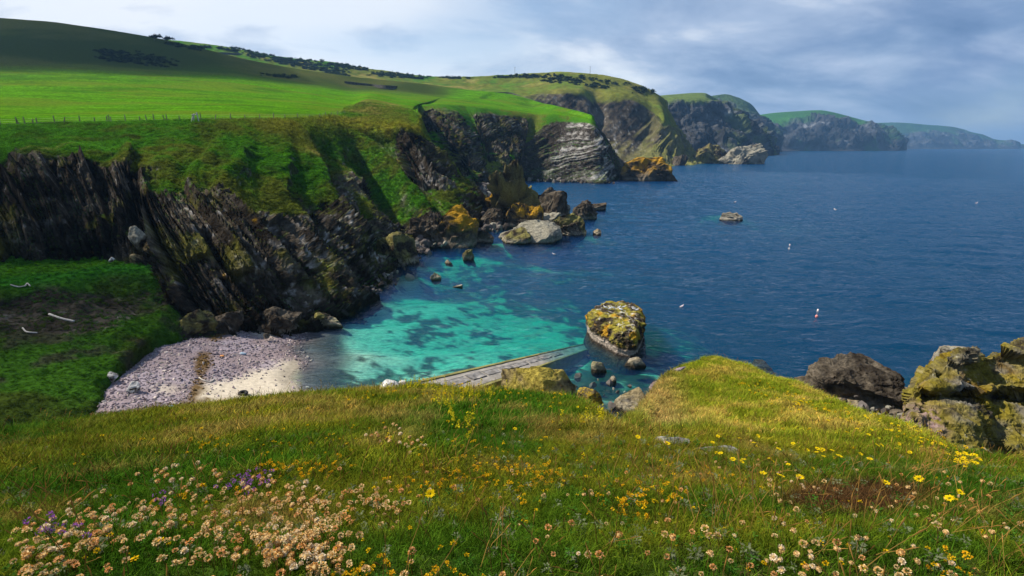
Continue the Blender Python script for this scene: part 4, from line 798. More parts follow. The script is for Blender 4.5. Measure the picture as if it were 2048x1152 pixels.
RK = [ # name, label, box, options
 ('sea_rock', 'large jagged pinnacle of dark rock at the mouth of the cove', (985, 336, 1070, 440), dict(zb=.3, seed=31, dep=.6, amp=.27, strat=.10, bed=(.9, .1, -.3), look='olive', cuts=9, sub=6)),
 ('sea_rock', 'rock ridge behind the pinnacle, joining the cliff foot', (1000, 330, 1045, 392), dict(zb=2.0, seed=32, amp=.16, look='dark')),
 ('sea_rock', 'rock topped with bright orange lichen below the pinnacle', (1005, 405, 1062, 452), dict(zb=.4, seed=33, amp=.14, look='gold')),
 ('sea_rock', 'dark rock with orange lichen beside the orange-topped one', (1048, 412, 1085, 450), dict(zb=.4, seed=34, amp=.14, look='gold')),
 ('sea_rock', 'pale flat rock slab lying low in the water off the cove', (1000, 443, 1118, 486), dict(zb=0, seed=35, dep=.9, amp=.06, strat=.09, bed=(.2, -.3, .9), look='pale', cuts=6)),
 ('sea_rock', 'dark blunt end of the pale flat slab', (1003, 455, 1060, 488), dict(zb=0, seed=36, amp=.1, look='olive')),
 ('sea_rock', 'dark ridged rock at the seaward end of the slab', (1095, 428, 1167, 470), dict(zb=0, seed=37, amp=.10, strat=.12, bed=(-.7, -.2, .6), look='olive')),
 ('sea_rock', 'grey whaleback rock behind the flat slab', (1070, 385, 1140, 436), dict(zb=0, seed=38, amp=.14, strat=.08, look='dark')),
 ('sea_rock', 'pale wet rock ledge between the slab and the cove', (1062, 425, 1122, 452), dict(zb=0, seed=39, amp=.10, strat=.1, look='pale')),
 ('sea_rock', 'pointed dark rock standing off the end of the ledges', (1147, 400, 1192, 440), dict(zb=0, seed=40, amp=.15, strat=.1, bed=(.7, 0, .5), look='dark')),
 ('sea_rock', 'thin dark reef pointing out to sea past the pointed rock', (1168, 407, 1212, 421), dict(zb=0, seed=41, dep=.6, amp=.12, look='dark')),
 ('sea_rock', 'broken dark ledge left of the orange-topped rock', (955, 418, 1010, 452), dict(zb=.4, seed=141, amp=.16, strat=.1, look='dark')),
 ('sea_rock', 'lichened block against the left foot of the pinnacle', (968, 385, 1005, 430), dict(zb=1.0, seed=142, amp=.16, look='gold')),
 ('sea_rock', 'low dark ledge between the orange rocks and the whaleback', (1040, 440, 1100, 458), dict(zb=0, seed=143, dep=.6, amp=.14, strat=.14, look='dark')),
 ('sea_rock', 'rough rock right behind the whaleback, half in shade', (1085, 378, 1128, 402), dict(zb=0, seed=144, amp=.18, strat=.1, look='dark')),
 ('sea_rock', 'pale streaked ledge in front of the whaleback', (1085, 408, 1138, 432), dict(zb=0, seed=145, dep=.6, amp=.14, strat=.12, look='pale')),
 ('sea_rock', 'wet dark tip of the dark ridged rock', (1120, 448, 1164, 472), dict(zb=0, seed=146, amp=.14, strat=.12, look='dark')),
 ('sea_rock', 'low dark rock at the water by the orange-crusted outcrop', (935, 462, 985, 486), dict(zb=0, seed=147, dep=.6, amp=.16, look='dark')),
 ('sea_rock', 'small tan rock alone in the water off the ledges', (1186, 458, 1202, 470), dict(zb=0, seed=42, sub=4, look='tan')),
 ('sea_rock', 'long pale reef breaking the surface far out in the bay', (1440, 427, 1482, 441), dict(zb=0, seed=43, dep=.5, sub=4, amp=.16, strat=.1, look='pale')),
 ('sea_rock', 'outcrop crusted with orange lichen on the near side of the cove', (868, 408, 950, 492), dict(zb=.2, seed=44, dep=.9, amp=.13, strat=.09, bed=(-.4, -.3, .8), look='gold', cuts=13)),
 ('sea_rock', 'rough grey outcrop left of the orange-crusted outcrop', (808, 436, 880, 492), dict(zb=.2, seed=45, dep=.9, amp=.16, strat=.1, bed=(-.4, -.3, .8), look='dark')),
 ('sea_rock', 'dark slabby rock between the cliff end and the rough outcrop', (755, 470, 835, 530), dict(zb=0, seed=46, amp=.1, strat=.12, bed=(.8, 0, .5), look='olive')),
 ('sea_rock', 'small twin rock standing in the shallows of the bay', (928, 499, 951, 521), dict(zb=0, seed=47, sub=4, amp=.2, look='olive')),
 ('sea_rock', 'tan rock just awash in the green shallows', (861, 546, 882, 561), dict(zb=0, seed=48, sub=4, amp=.16, look='tan')),
 ('sea_rock', 'flat pale rock just awash beyond the turquoise water', (905, 568, 926, 576), dict(zb=0, seed=49, sub=4, look='pale')),
 ('sea_rock', 'low rock in the shallows nearest the rough outcrop', (890, 520, 906, 529), dict(zb=0, seed=50, sub=4, look='tan')),
 ('sea_rock', 'yellow lichened rocks at the foot of the white-streaked headland', (1243, 320, 1342, 362), dict(zb=0, seed=51, dep=.7, amp=.14, strat=.08, bed=(-.5, -.2, .8), look='gold')),
 ('sea_rock', 'grey rock between the headland and the yellow lichened rocks', (1222, 308, 1262, 352), dict(zb=0, seed=52, amp=.16, look='dark')),
 ('sea_rock', 'whitened jagged rock at the end of the distant skerry', (1440, 289, 1521, 328), dict(zb=0, seed=53, dep=.5, amp=.17, strat=.06, look='pale')),
 ('sea_rock', 'brown low skerry below the high headland', (1382, 291, 1455, 327), dict(zb=0, seed=54, dep=.6, amp=.15, strat=.05, look='olive')),
 ('sea_rock', 'small dark rock at the foot of the high headland', (1345, 311, 1375, 331), dict(zb=0, seed=55, sub=4, amp=.15, look='dark')),
 ('sea_rock', 'tan boulder standing against the right foot of the sea stack', (1250, 712, 1290, 734), dict(zb=0, seed=56, sub=4, dep=.7, amp=.07, look='tan')),
 ('sea_rock', 'round brown boulder in the water left below the sea stack', (1182, 720, 1213, 744), dict(zb=0, seed=57, sub=4, amp=.06, look='olive', cuts=5)),
 ('sea_rock', 'small pale round stone in the dark shallow water', (1217, 752, 1232, 766), dict(zb=0, seed=58, sub=4, amp=.05, look='tan', cuts=4)),
 ('sea_rock', 'smooth grey boulder leaning in the gap below the meadow', (1228, 773, 1288, 826), dict(zb=0, seed=59, dep=.8, amp=.05, strat=.03, look='tan', cuts=8)),
 ('sea_rock', 'dark boulder beside the smooth leaning boulder', (1268, 795, 1310, 835), dict(zb=0, seed=60, sub=4, amp=.08, look='dark')),
 ('sea_rock', 'mossy tan boulder standing against the slipway', (998, 718, 1156, 835), dict(zb=.2, seed=161, dep=.7, amp=.05, look='moss', cuts=4, sub=6)),
 ('shore_rock', 'long brown rock with purple top on the right shore', (1600, 720, 1770, 822), dict(zb=0, seed=62, dep=.7, amp=.09, strat=.15, sub=6, bed=(.25, -.3, .9), look='dark', cuts=9)),
 ('shore_rock', 'pale split boulder in the water right of the long brown rock', (1763, 768, 1812, 797), dict(zb=0, seed=63, sub=4, amp=.05, look='tan', cuts=6)),
 ('shore_rock', 'rounded boulder under the pale split boulder', (1768, 794, 1830, 832), dict(zb=0, seed=64, sub=4, amp=.05, look='olive', cuts=6)),
 ('shore_rock', 'dark round boulder lowest on the right shore', (1765, 822, 1812, 858), dict(zb=.3, seed=65, sub=4, amp=.06, look='dark', cuts=7)),
 ('shore_rock', 'flat grey rock in front of the long brown rock', (1664, 796, 1716, 822), dict(zb=.3, seed=66, sub=4, amp=.06, look='tan', cuts=6)),
 ('shore_rock', 'green submerged boulder showing through the water past the knoll', (1496, 722, 1548, 752), dict(zb=-1.2, seed=67, sub=4, amp=.07, look='pale', cuts=6)),
 ('shore_rock', 'low pale rock half hidden behind the crest of the knoll', (1545, 755, 1605, 790), dict(zb=0, seed=68, sub=4, amp=.06, look='tan')),
 ('shore_rock', 'pale rock tip behind the overhanging lichened block', (1870, 692, 1960, 745), dict(zb=0, seed=74, amp=.1, look='pale')),
 ('grey_boulder', 'broad grey boulder on the grass terrace at the cliff foot', (256, 452, 288, 480), dict(zb=10.3, seed=75, sub=4, look='pale', dep=.8)),
 ('grey_boulder', 'largest flat pale boulder on the grass terrace', (284, 487, 312, 504), dict(zb=8.7, seed=76, sub=4, look='tan', amp=.08)),
 ('grey_boulder', 'pale boulder leaning behind the largest flat boulder', (288, 481, 308, 491), dict(zb=9.2, seed=77, sub=3, look='tan', amp=.08)),
 ('grey_boulder', 'small cream boulder on the terrace path', (262, 507, 281, 517), dict(zb=8.3, seed=78, sub=3, look='tan', amp=.06)),
 ('grey_boulder', 'small square white stone at the terrace front', (218, 514, 231, 521), dict(zb=8.2, seed=79, sub=3, look='white', amp=.04)),
 ('beach_boulder', 'white angular boulder on the shingle', (254, 764, 281, 784), dict(zb=2.75, seed=80, sub=4, look='white', amp=.05, cuts=8)),
 ('beach_boulder', 'flat white boulder at the back of the beach by the bank', (212, 743, 238, 757), dict(zb=3.1, seed=81, sub=4, look='white', amp=.05)),
 ('beach_boulder', 'dark stone on the patch of sand under the rocks', (526, 667, 539, 675), dict(zb=.9, seed=82, sub=3, look='dark')),
 ('beach_boulder', 'dark rock slab with lime green weed at the top of the beach', (478, 614, 515, 652), dict(zb=1.2, seed=83, dep=.6, amp=.1, strat=.12, bed=(.6, 0, .7), look='lichen')),
 ('beach_boulder', 'dark smooth rock left of the weed-covered slab', (420, 622, 490, 660), dict(zb=1.6, seed=84, amp=.1, strat=.05, look='dark')),
 ('beach_boulder', 'long dark rock shelf at the top of the beach', (505, 618, 600, 660), dict(zb=.9, seed=85, dep=.5, amp=.12, strat=.12, bed=(.6, -.2, .7), look='dark')),
 ('beach_boulder', 'olive rock ledge running from the shelf into the water', (590, 622, 690, 655), dict(zb=0, seed=86, dep=.5, amp=.12, strat=.10, look='olive')),
 ('beach_boulder', 'brown rock hump behind the beach at the cliff foot', (355, 622, 425, 665), dict(zb=2.2, seed=87, amp=.12, strat=.08, look='olive')),
]
for nm, lb, bx, kw in RK: place_rock(nm, lb, bx, **kw)
# the great lichened outcrop at the right edge
def outcrop():
    top = [(1818, 850), (1832, 800), (1840, 762), (1862, 730), (1900, 706), (1936, 698), (1968, 712), (1985, 704), (2012, 694), (2050, 688), (2110, 684), (2200, 680)]
    dpt = [33, 34.5, 35, 35, 35, 35, 36, 37, 37, 37, 37, 37]; ctl_ = []
    for (x, y), d in zip(top, dpt):
        w_ = sstep(1825, 1850, x) ; ctl_.append([P(x + 6, y + 10, d + 4), P(x, y, d), P(x, y + (782 - y) * .45, d - 1.2), P(x, max(y + 6, 776), d - 2.6 + 1.6 * (1 - w_)), P(x + 2, max(y + 10, 794), d - .6), P(x - 1, max(y + 16, 812), d - 3.2), P(x + 6, max(y + 45, 862), d - 4.6), P(x + 10, max(y + 85, 930), d - 6), P(x + 14, 1010, d - 7.5), P(x + 20, 1110, d - 10)])
    net = np.array(ctl_).transpose(1, 0, 2); p, _ = refine(net, [], px=1.3, far=3, cap=60); n = grid_normals(p); sb = p @ np.array((.22, -.25, .94)) + .8 * fbm(p, .25, 3, 801)
    k_ = np.floor(sb * 1.1 + .4 * fbm(p, .5, 3, 803)); hh = np.modf(np.abs(np.sin(k_ * 12.99) * 43758.5))[0]
    u2 = p @ np.array((.8, .5, .2)) + .5 * fbm(p, .4, 3, 805); k2 = np.floor(u2 * .45 + hh * 3); h2 = np.modf(np.abs(np.sin(k2 * 7.13 + k_) * 9758.5))[0]
    p = p + n * (.75 * (hh - .5) + .7 * (h2 - .5) + .55 * fbm(p, .5, 5, 807) + .22 * fbm(p, 2.0, 4, 809, .6, True))[..., None]
    a = fbm(p, .8, 5, 811); b = fbm(p, 3, 4, 813); col = mixv(np.broadcast_to(RK_D * 1.3, p.shape), np.array((.17, .15, .11)), sstep(-.4, .3, a + .5 * b + .4 * (h2 - .5)))
    col = mixv(col, np.array((.20, .165, .02)), sstep(-.2, .3, fbm(p, .45, 5, 815) + .25 * b) * .85); col = mixv(col, np.array((.36, .21, .012)), sstep(.15, .5, fbm(p, .35, 4, 817)) * .5); col = mixv(col, RK_P, sstep(.35, .55, b + .3 * a) * .5)
    u_, v__, _ = project(p); pink = sstep(70, 20, np.hypot((u_ - 1835) * .8, v__ - 850)); col = mixv(col, np.array((.34, .22, .22)), pink * sstep(-.3, .2, b) * .85)
    col = mixv(col, np.array((.23, .18, .018)), sstep(-.05, .3, fbm(p, .7, 5, 821) + .2 * b) * .6) * .85
    link('rock_outcrop', mesh_np('rock_outcrop', p.reshape(-1, 3), grid_faces(*p.shape[:2]), M_ROCK, col.reshape(-1, 3), False), label='great lichened rock outcrop at the right edge of the shore', cat='rock')
outcrop()
# rocks that sit on the meadow's lip
def lip_rock(name, label, px, py, size, seed, look, d=None, sub=4, drop=0.1):
    g_ = pickM(px, py) if d is None else P(px, py, d); v, f = rock_np(seed, sub, 9); v = v * np.array(size); L = max(size)
    w = v + seed; n = v / np.linalg.norm(v, axis=1, keepdims=True); v = v + n * (L * .14 * fbm(w, 2 / L, 5, seed))[:, None]
    A_ = fbm(w, 9 / L, 5, seed + 1, .7); c1, c2 = {'white': ((.30, .28, .25), (.68, .66, .62)), 'lichen': ((.07, .06, .05), (.36, .25, .03)), 'grey': ((.05, .045, .035), (.24, .23, .20)), 'purple': ((.12, .08, .09), (.34, .27, .29))}[look]
    col = mixv(np.broadcast_to(np.array(c1), v.shape), np.array(c2), sstep(-.3, .25, A_))
    return link(name, mesh_np(name, v, f, M_ROCK, col, smooth=False), loc=(g_[0], g_[1], g_[2] - drop * size[2]), label=label, cat='rock')
lip_rock('meadow_rock', 'white rock standing on the lip of the meadow before the slipway', 785, 772, (.24, .16, .17), 91, 'white')
lip_rock('meadow_rock', 'smaller white rock leaning beside the white one on the lip', 805, 768, (.10, .10, .17), 92, 'white')
lip_rock('meadow_rock', 'yellow lichened rock under the lip of the meadow above the gap', 1180, 796, (.36, .34, .30), 93, 'lichen', d=13.5, sub=5)
lip_rock('meadow_rock', 'grey lichen-spotted rock flush with the turf before the knoll', 1345, 886, (.16, .09, .03), 94, 'grey')
lip_rock('meadow_rock', 'longer spotted rock flush with the turf right of the first', 1440, 903, (.18, .10, .03), 95, 'grey')
lip_rock('meadow_rock', 'pale purple rock on the left shoulder of the knoll', 1325, 778, (.32, .4, .30), 96, 'purple')
lip_rock('meadow_rock', 'small purple rock higher on the shoulder of the knoll', 1360, 745, (.18, .2, .15), 97, 'purple')

# the sea stack, lofted from its outline
def stack():
    fp = np.array([Zp(x, y, 0)[:2] for x, y in [(1174, 664), (1182, 678), (1205, 694), (1235, 710), (1262, 716), (1276, 708), (1284, 690), (1288, 668), (1280, 645), (1250, 634), (1205, 636), (1180, 648)]]); fp = np.concatenate([fp, fp[:1]])
    ring = interp_axis(fp, [13] * 12)[:-1]; nt = len(ring); ctr = ring.mean(0)
    rows = np.array([(-2.5, 1.10), (-1, 1.04), (0, .96), (.6, .96), (1.1, .97), (1.6, .94), (2.0, .88), (2.3, .78), (2.5, .60), (2.55, .36), (2.55, .12)]); B_ = interp_axis(rows, [9] * 10)
    p = np.concatenate([ctr + (ring - ctr)[None] * B_[:, 1][:, None, None], np.broadcast_to(B_[:, :1, None], (len(B_), nt, 1))], -1)
    n = np.concatenate([np.broadcast_to((ring - ctr) / np.linalg.norm(ring - ctr, axis=1, keepdims=True), (len(B_), nt, 2)), .15 * np.ones((len(B_), nt, 1))], -1); th = 0
    q_ = p * np.array((1, 1, .75)); up = sstep(.4, 1.5, p[..., 2]); tp = 1 - sstep(2.4, 2.55, p[..., 2])
    p = p + n * ((.75 * fbm(q_, .75, 5, 901, .55) + .34 * fbm(q_, 2.2, 5, 905, .6, True) + .25 * np.round(2 * noise(q_, 1.3, 907)) / 2) * (.35 + .65 * up) * (.3 + .7 * tp))[..., None]; p[..., 2] += .35 * fbm(p, 1.2, 4, 909) * sstep(1.7, 2.3, p[..., 2])
    h = p[..., 2] + .35 * fbm(p, .8, 4, 911); a = fbm(p, 1.1, 5, 913); b = fbm(p, 3, 4, 915)
    col = mixv(np.broadcast_to(RK_D * 1.2, p.shape), RK_M, sstep(-.3, .4, a + .4 * b))
    col = mixv(col, np.array((.26, .22, .03)), sstep(-.12, .2, a + .3 * b) * sstep(.8, 1.4, h) * .9); col = mixv(col, LICH, sstep(.18, .4, fbm(p, .9, 4, 917)) * sstep(.9, 1.3, h) * .75)
    band = p[..., 2] + .12 * (p[..., 0] - ctr[0]); col = mixv(col, np.array((.46, .38, .31)), sstep(.75, .45, band + .4 * a) * .7); col = mixv(col, RK_D * .6, sstep(.25, .05, p[..., 2] + .1 * b) * .9)
    col = mixv(col, RK_P * 1.3, sstep(2.1, 2.4, p[..., 2]) * sstep(.15, .45, b) * .7)
    nr = len(B_); V = np.concatenate([p.reshape(-1, 3), p[-1].mean(0)[None], p[0].mean(0)[None]]); i = np.arange(nr * nt).reshape(nr, nt); ir = np.roll(i, -1, 1)
    Q = np.stack([i[:-1], ir[:-1], ir[1:], i[1:]], -1).reshape(-1, 4); T = np.concatenate([Q[:, [0, 1, 2]], Q[:, [0, 2, 3]], np.stack([i[-1], ir[-1], np.full(nt, nr * nt)], -1), np.stack([ir[0], i[0], np.full(nt, nr * nt + 1)], -1)])
    C = np.concatenate([col.reshape(-1, 3), col[-1].mean(0)[None], col[0].mean(0)[None]])
    link('sea_stack', mesh_np('sea_stack', V, T, M_ROCK, C, smooth=False), label='tall sea stack with yellow lichen and gulls on its top', cat='sea stack'); return p
pK = stack()

# ------------------------------------------------------------------ slipway
def slipway():
    far = [Zp(838, 763, 2.3), Zp(1174, 687, -1.5)]; nearp = [Zp(902, 797, 2.3), Zp(1180, 698, -1.5)]
    M1 = plain('weathered_concrete', (.26, .235, .20), .9, .35, 1.2); M2 = plain('weedy_concrete', (.20, .18, .06), .9, .45, 1.0); M3 = plain('broken_deck_stone', (.20, .185, .17), .9, .5, 2.0)
    root = bpy.data.objects.new('slipway', None); COL.objects.link(root); tag(root, 'old stone slipway running down into the turquoise water', 'slipway')
    t1 = np.linspace(0, 1, 70)[:, None]; L = far[0] * (1 - t1) + far[1] * t1; Rr = nearp[0] * (1 - t1) + nearp[1] * t1
    def strip(name, u0, u1, up, mat, amp=.03, nu=8, base=-2.5, k0=0, k1=None):
        u = np.linspace(u0, u1, nu); p = L[k0:k1, None] * (1 - u[None, :, None]) + Rr[k0:k1, None] * u[None, :, None]; p[..., 2] += up
        p[..., 2] += amp * fbm(p, 1.6, 4, 931); a = p[:, :1].copy(); a[..., 2] = base; b = p[:, -1:].copy(); b[..., 2] = base
        p = np.concatenate([a, p, b], 1); e0 = p[:1].copy(); e0[..., 2] = base; e1 = p[-1:].copy(); e1[..., 2] = base; p = np.concatenate([e0, p, e1], 0)
        link(name, mesh_np(name, p.reshape(-1, 3), grid_faces(*p.shape[:2])[:, ::-1], mat, smooth=False), parent=root)
    strip('ramp', .0, 1.0, 0, M1, .05, 16)
    strip('kerb', -.02, .07, .09, M2, .02, 4); strip('kerb', .93, 1.02, .09, M2, .02, 4)
    for k in range(9):     # broken paving bays between the kerbs
        strip('paving_bay', .28 + .02 * (k % 2), .56 + .02 * (k % 3), .05 + .02 * (k % 3), M3, .13, 14, base=-1, k0=k * 6, k1=k * 6 + 6)
    strip('paving_bay', .12, .26, .03, M1, .04, 6, base=-1, k0=0, k1=50); strip('paving_bay', .62, .88, .03, M1, .04, 8, base=-1, k0=0, k1=46)
slipway()

# ------------------------------------------------------------------ fence, stile, wall, trees, masts on the land
WOOD = plain('weathered_wood', (.16, .14, .11), .9, .3, 8); WIRE = plain('galvanised_wire', (.3, .3, .3), .5); PALEW = plain('pale_timber', (.46, .44, .40), .9, .2, 8)
def post_mesh(h, w, mat, seed):
    r = np.random.default_rng(seed); lx, ly = r.normal(0, .10, 2)
    v, f = tube([(0, 0, -.3), (lx * .5, ly * .5, h * .5), (lx, ly, h), (lx, ly, h + .02)], [w, w, w * .95, w * .5], 7); return mesh_np('post', v, f, mat, smooth=False)
pm = [post_mesh(1.25, .075, WOOD, s) for s in range(5)]
fence = bpy.data.objects.new('wire_fence', None); COL.objects.link(fence); tag(fence, 'wire fence on leaning wooden posts along the edge of the pasture', 'fence')
fx = [-30, 2, 34, 40, 52, 66, 74, 110, 128, 160, 190, 214, 219, 223, 252, 280, 294, 309, 330, 334, 360, 386, 402, 430, 462, 490, 520, 548, 572, 596, 620, 640, 652, 664, 676, 690]
tops = []
for k, x in enumerate(fx):
    y = np.interp(x, [-30, 0, 130, 240, 400, 560, 640, 690], [254, 252, 247, 245, 241, 239, 235, 228]); g_ = pickA(x, y)
    o = link('post', pm[k % 5], parent=fence, loc=g_); o.rotation_euler = (0, 0, k * 1.7); o.scale = (1, 1, .75 + .4 * ((k * 7) % 5) / 5); tops.append(g_)
for hz in (.35, .65, .95):
    v, f = tube([g_ + np.array((0, 0, hz)) for g_ in tops], .008, 3); link('wire', mesh_np('wire', v, f, WIRE), parent=fence)
stile = bpy.data.objects.new('stile', None); COL.objects.link(stile); g_ = pickA(393, 244); stile.location = g_; tag(stile, 'pale wooden stile leaning in the fence above the slope', 'stile')
for a, b, r_ in (((-.5, 0, -.2), (-.15, 0, 1.5), .09), ((.55, 0, -.2), (.3, 0, 1.7), .10), ((-.9, -.1, -.2), (-.45, 0, 1.0), .10)):
    v, f = tube([a, b], r_, 6); link('post', mesh_np('post', v, f, PALEW, smooth=False), parent=stile)
v, f = tube([(-.6, -.05, 1.25), (.6, -.05, 1.35)], .07, 6); link('rail', mesh_np('rail', v, f, PALEW, smooth=False), parent=stile)
# dry stone wall along the far side of the pasture
wl = [pickH(x, y) if x > 820 else pickA(x, y) for x, y in [(690, 166), (740, 171), (790, 175), (840, 179), (880, 183), (930, 185), (980, 186), (1020, 188), (1040, 194), (1055, 203)]]
def wall(name, pts_, h, w, label):
    q_ = interp_axis(np.array(pts_), [14] * (len(pts_) - 1)); t_ = np.gradient(q_, axis=0); s_ = np.stack([-t_[:, 1], t_[:, 0], 0 * t_[:, 0]], -1); s_ /= np.linalg.norm(s_, axis=1, keepdims=True)
    hh = h * (1 + .25 * fbm(q_, .2, 3, 941)); ring = np.stack([q_ - s_ * w - (0, 0, 1.5), q_ - s_ * w * .7 + np.stack([0 * hh, 0 * hh, hh], -1), q_ + s_ * w * .7 + np.stack([0 * hh, 0 * hh, hh], -1), q_ + s_ * w - (0, 0, 1.5)], 1)
    link(name, mesh_np(name, ring.reshape(-1, 3), grid_faces(len(q_), 4), plain('dry_stone', (.07, .065, .05), .95, .5, .8), smooth=False), label=label, cat='wall')
wall('field_wall', wl, 1.3, .6, 'dark dry stone wall along the back of the green pasture')
wall('field_wall', [pickH(x, y) for x, y in [(405, 106), (440, 108), (480, 110), (520, 113), (555, 118)]], 1.5, .7, 'dry stone wall crossing the hillside under the gorse')
def leafball(n, size, seed, leaf, flat=.6):
    r = np.random.default_rng(seed); V = []; Fc = []; cl = r.normal(size=(14, 3)) * np.array((.5, .5, .3)) ; C = []
    for k in range(n):
        c = (cl[r.integers(14)] + r.normal(size=3) * .22); c[2] = abs(c[2]) * flat + .15; c = c * np.array(size); a = r.normal(size=3); a /= np.linalg.norm(a); b = np.cross(a, r.normal(size=3)); b /= np.linalg.norm(b); i0 = len(V)
        V += [c + a * leaf, c + b * leaf * .6, c - a * leaf, c - b * leaf * .6]; Fc += [(i0, i0 + 1, i0 + 2), (i0, i0 + 2, i0 + 3)]; C += [r.uniform(.6, 1.4)] * 4
    return np.array(V), np.array(Fc), np.repeat(np.array(C)[:, None], 3, 1)
for k, (x, y, w_, lb) in enumerate(((309, 78, 4.6, 'wind-bent tree on the skyline of the hill, left of the pair'), (335, 82, 4.0, 'wind-bent tree on the skyline of the hill, right of the pair'))):
    g_ = pickA(x, y + 2); tr_ = bpy.data.objects.new('hill_tree', None); COL.objects.link(tr_); tr_.location = g_; tag(tr_, lb, 'tree', 'trees on the hill crest')
    v, f = tube([(0, 0, -.5), (.3, 0, 1.2), (1.0, 0, 2.6), (1.5, .2, 3.4)], [.35, .28, .2, .1], 6); link('trunk', mesh_np('trunk', v, f, WOOD), parent=tr_)
    v, f, c = leafball(900, (w_, w_ * .7, 3.2), 951 + k, .42); v += (.9, 0, 1.6); link('crown', mesh_np('crown', v, f, leaf_mat('tree_leaf_%d' % k, (.025, .035, .012), .2, False), c, smooth=False), parent=tr_)
for x, y, h, lb in ((1030, 153, 12, 'thin pole on the hilltop, left of the pair'), (1181, 152, 11, 'thin pole on the headland top, right of the pair')):
    g_ = pickH(x, y); mt = bpy.data.objects.new('wooden_pole', None); COL.objects.link(mt); mt.location = g_; tag(mt, lb, 'pole', 'poles on the skyline')
    v, f = tube([(0, 0, -1), (0, 0, h)], [.28, .2], 6); link('shaft', mesh_np('shaft', v, f, WOOD), parent=mt); v, f = tube([(-.9, 0, h - .5), (.9, 0, h - .5)], .14, 5); link('crossarm', mesh_np('crossarm', v, f, WOOD), parent=mt)
# gorse
gors = []
for s in range(4): v, f, c = leafball(170, (1.6, 1.5, 1.3), 960 + s, .30, .9); gors.append(mesh_np('gorse_bush', v, f, M_GRASS, c, smooth=False))
gp = []
def gz_(n, pk, poly):
    for _ in range(n):
        f_ = RNG.uniform(); k = min(int(f_ * (len(poly) - 1)), len(poly) - 2); t_ = f_ * (len(poly) - 1) - k
        x = poly[k][0] * (1 - t_) + poly[k + 1][0] * t_; y = poly[k][1] * (1 - t_) + poly[k + 1][1] * t_; h = poly[k][2] * (1 - t_) + poly[k + 1][2] * t_
        gp.append(pk(x + RNG.normal(0, 9), y + RNG.uniform(-.5, 1) * h))
gz_(150, pickH, [(400, 93, 3), (450, 97, 4), (500, 105, 7), (535, 113, 4)]); gz_(330, pickH, [(545, 117, 3), (590, 122, 8), (640, 128, 16), (690, 148, 12)]); gz_(110, pickH, [(660, 128, 2), (690, 132, 3), (730, 140, 3)]); gz_(150, pickH, [(750, 146, 4), (790, 149, 6), (845, 156, 3)])
gz_(40, pickH, [(895, 156, 1), (925, 156, 2)]); gz_(80, pickH, [(990, 155, 2), (1050, 152, 4), (1080, 152, 4)]); gz_(60, pickH, [(1100, 151, 3), (1160, 154, 4), (1260, 168, 5)]); gz_(90, pickH, [(1090, 158, 6), (1150, 162, 8), (1210, 172, 5)]); gz_(60, pickH, [(1275, 175, 2), (1292, 184, 3)])
gz_(240, pickA, [(205, 106, 12), (260, 112, 16), (345, 126, 10)]); gz_(60, pickA, [(345, 88, 2), (400, 98, 4)]); gz_(40, pickA, [(530, 148, 3), (585, 155, 3)])
gp = np.array(gp); n_ = len(gp)
scatter('gorse_bushes', gp, yaw(n_, .1), RNG.uniform(.6, 1.5, n_) * np.clip(gp[:, 1] / 520, .7, 1.4), RNG.integers(0, 4, n_), np.array((.022, .036, .010)) * RNG.uniform(.6, 1.5, (n_, 1)), gors, 'dark gorse scrub on the hillside and headland')

# ------------------------------------------------------------------ small things on the beach, bank and water
RUB = plain('tyre_rubber', (.025, .024, .023), .8)
g_ = pickS(483, 786); ty = bpy.data.objects.new('old_tyre', None); COL.objects.link(ty); ty.location = g_ + np.array((0, 0, .10)); ty.rotation_euler = (.12, .05, .3); tag(ty, 'old black tyre lying on the sand near the water', 'tyre')
def torus(R0, r0, n=36, m=12, sq=1.0):
    a = np.linspace(0, 2 * math.pi, n, endpoint=False)[:, None]; b = np.linspace(0, 2 * math.pi, m, endpoint=False)[None]
    cb = np.sign(np.cos(b)) * np.abs(np.cos(b)) ** sq; sb_ = np.sign(np.sin(b)) * np.abs(np.sin(b)) ** sq
    p = np.stack([(R0 + r0 * cb) * np.cos(a), (R0 + r0 * cb) * np.sin(a), r0 * 1.05 * sb_ + 0 * a], -1); i = np.arange(n * m).reshape(n, m); ia = np.roll(i, -1, 0)
    return p.reshape(-1, 3), np.stack([i, ia, np.roll(ia, -1, 1), np.roll(i, -1, 1)], -1).reshape(-1, 4)
v, f = torus(.26, .11, sq=.6); link('tread', mesh_np('tread', v, f, RUB), parent=ty); v, f = torus(.20, .03); link('bead', mesh_np('bead', v, f, RUB), parent=ty)
DRIFT = plain('bleached_driftwood', (.50, .45, .38), .9, .25, 6)
def log(label, pxs, pk, rad, lift=.08):
    pts_ = [pk(x, y) + np.array((0, 0, lift)) for x, y in pxs]; o_ = pts_[0].copy(); v, f = tube(interp_axis(np.array(pts_) - o_, [4] * (len(pts_) - 1)), rad, 6); link('driftwood_log', mesh_np('driftwood_log', v, f, DRIFT), loc=o_, label=label, cat='driftwood')
log('long bleached driftwood log lying across the dark bank', [(98, 630), (118, 637), (134, 642), (150, 645)], pickB, .10)
log('thin curved pale branch low on the bank', [(45, 657), (52, 663), (62, 667), (75, 669)], pickB, .06)
log('bent brown branch at the edge of the terrace', [(22, 571), (38, 574), (50, 573), (55, 568), (61, 574)], pickB, .06)
log('grey driftwood stick on the shingle by the sand', [(398, 752), (408, 759), (420, 761), (432, 762)], pickS, .05, .06)
log('pale stick at the back of the beach', [(240, 706), (248, 700), (255, 695)], pickS, .04, .08)
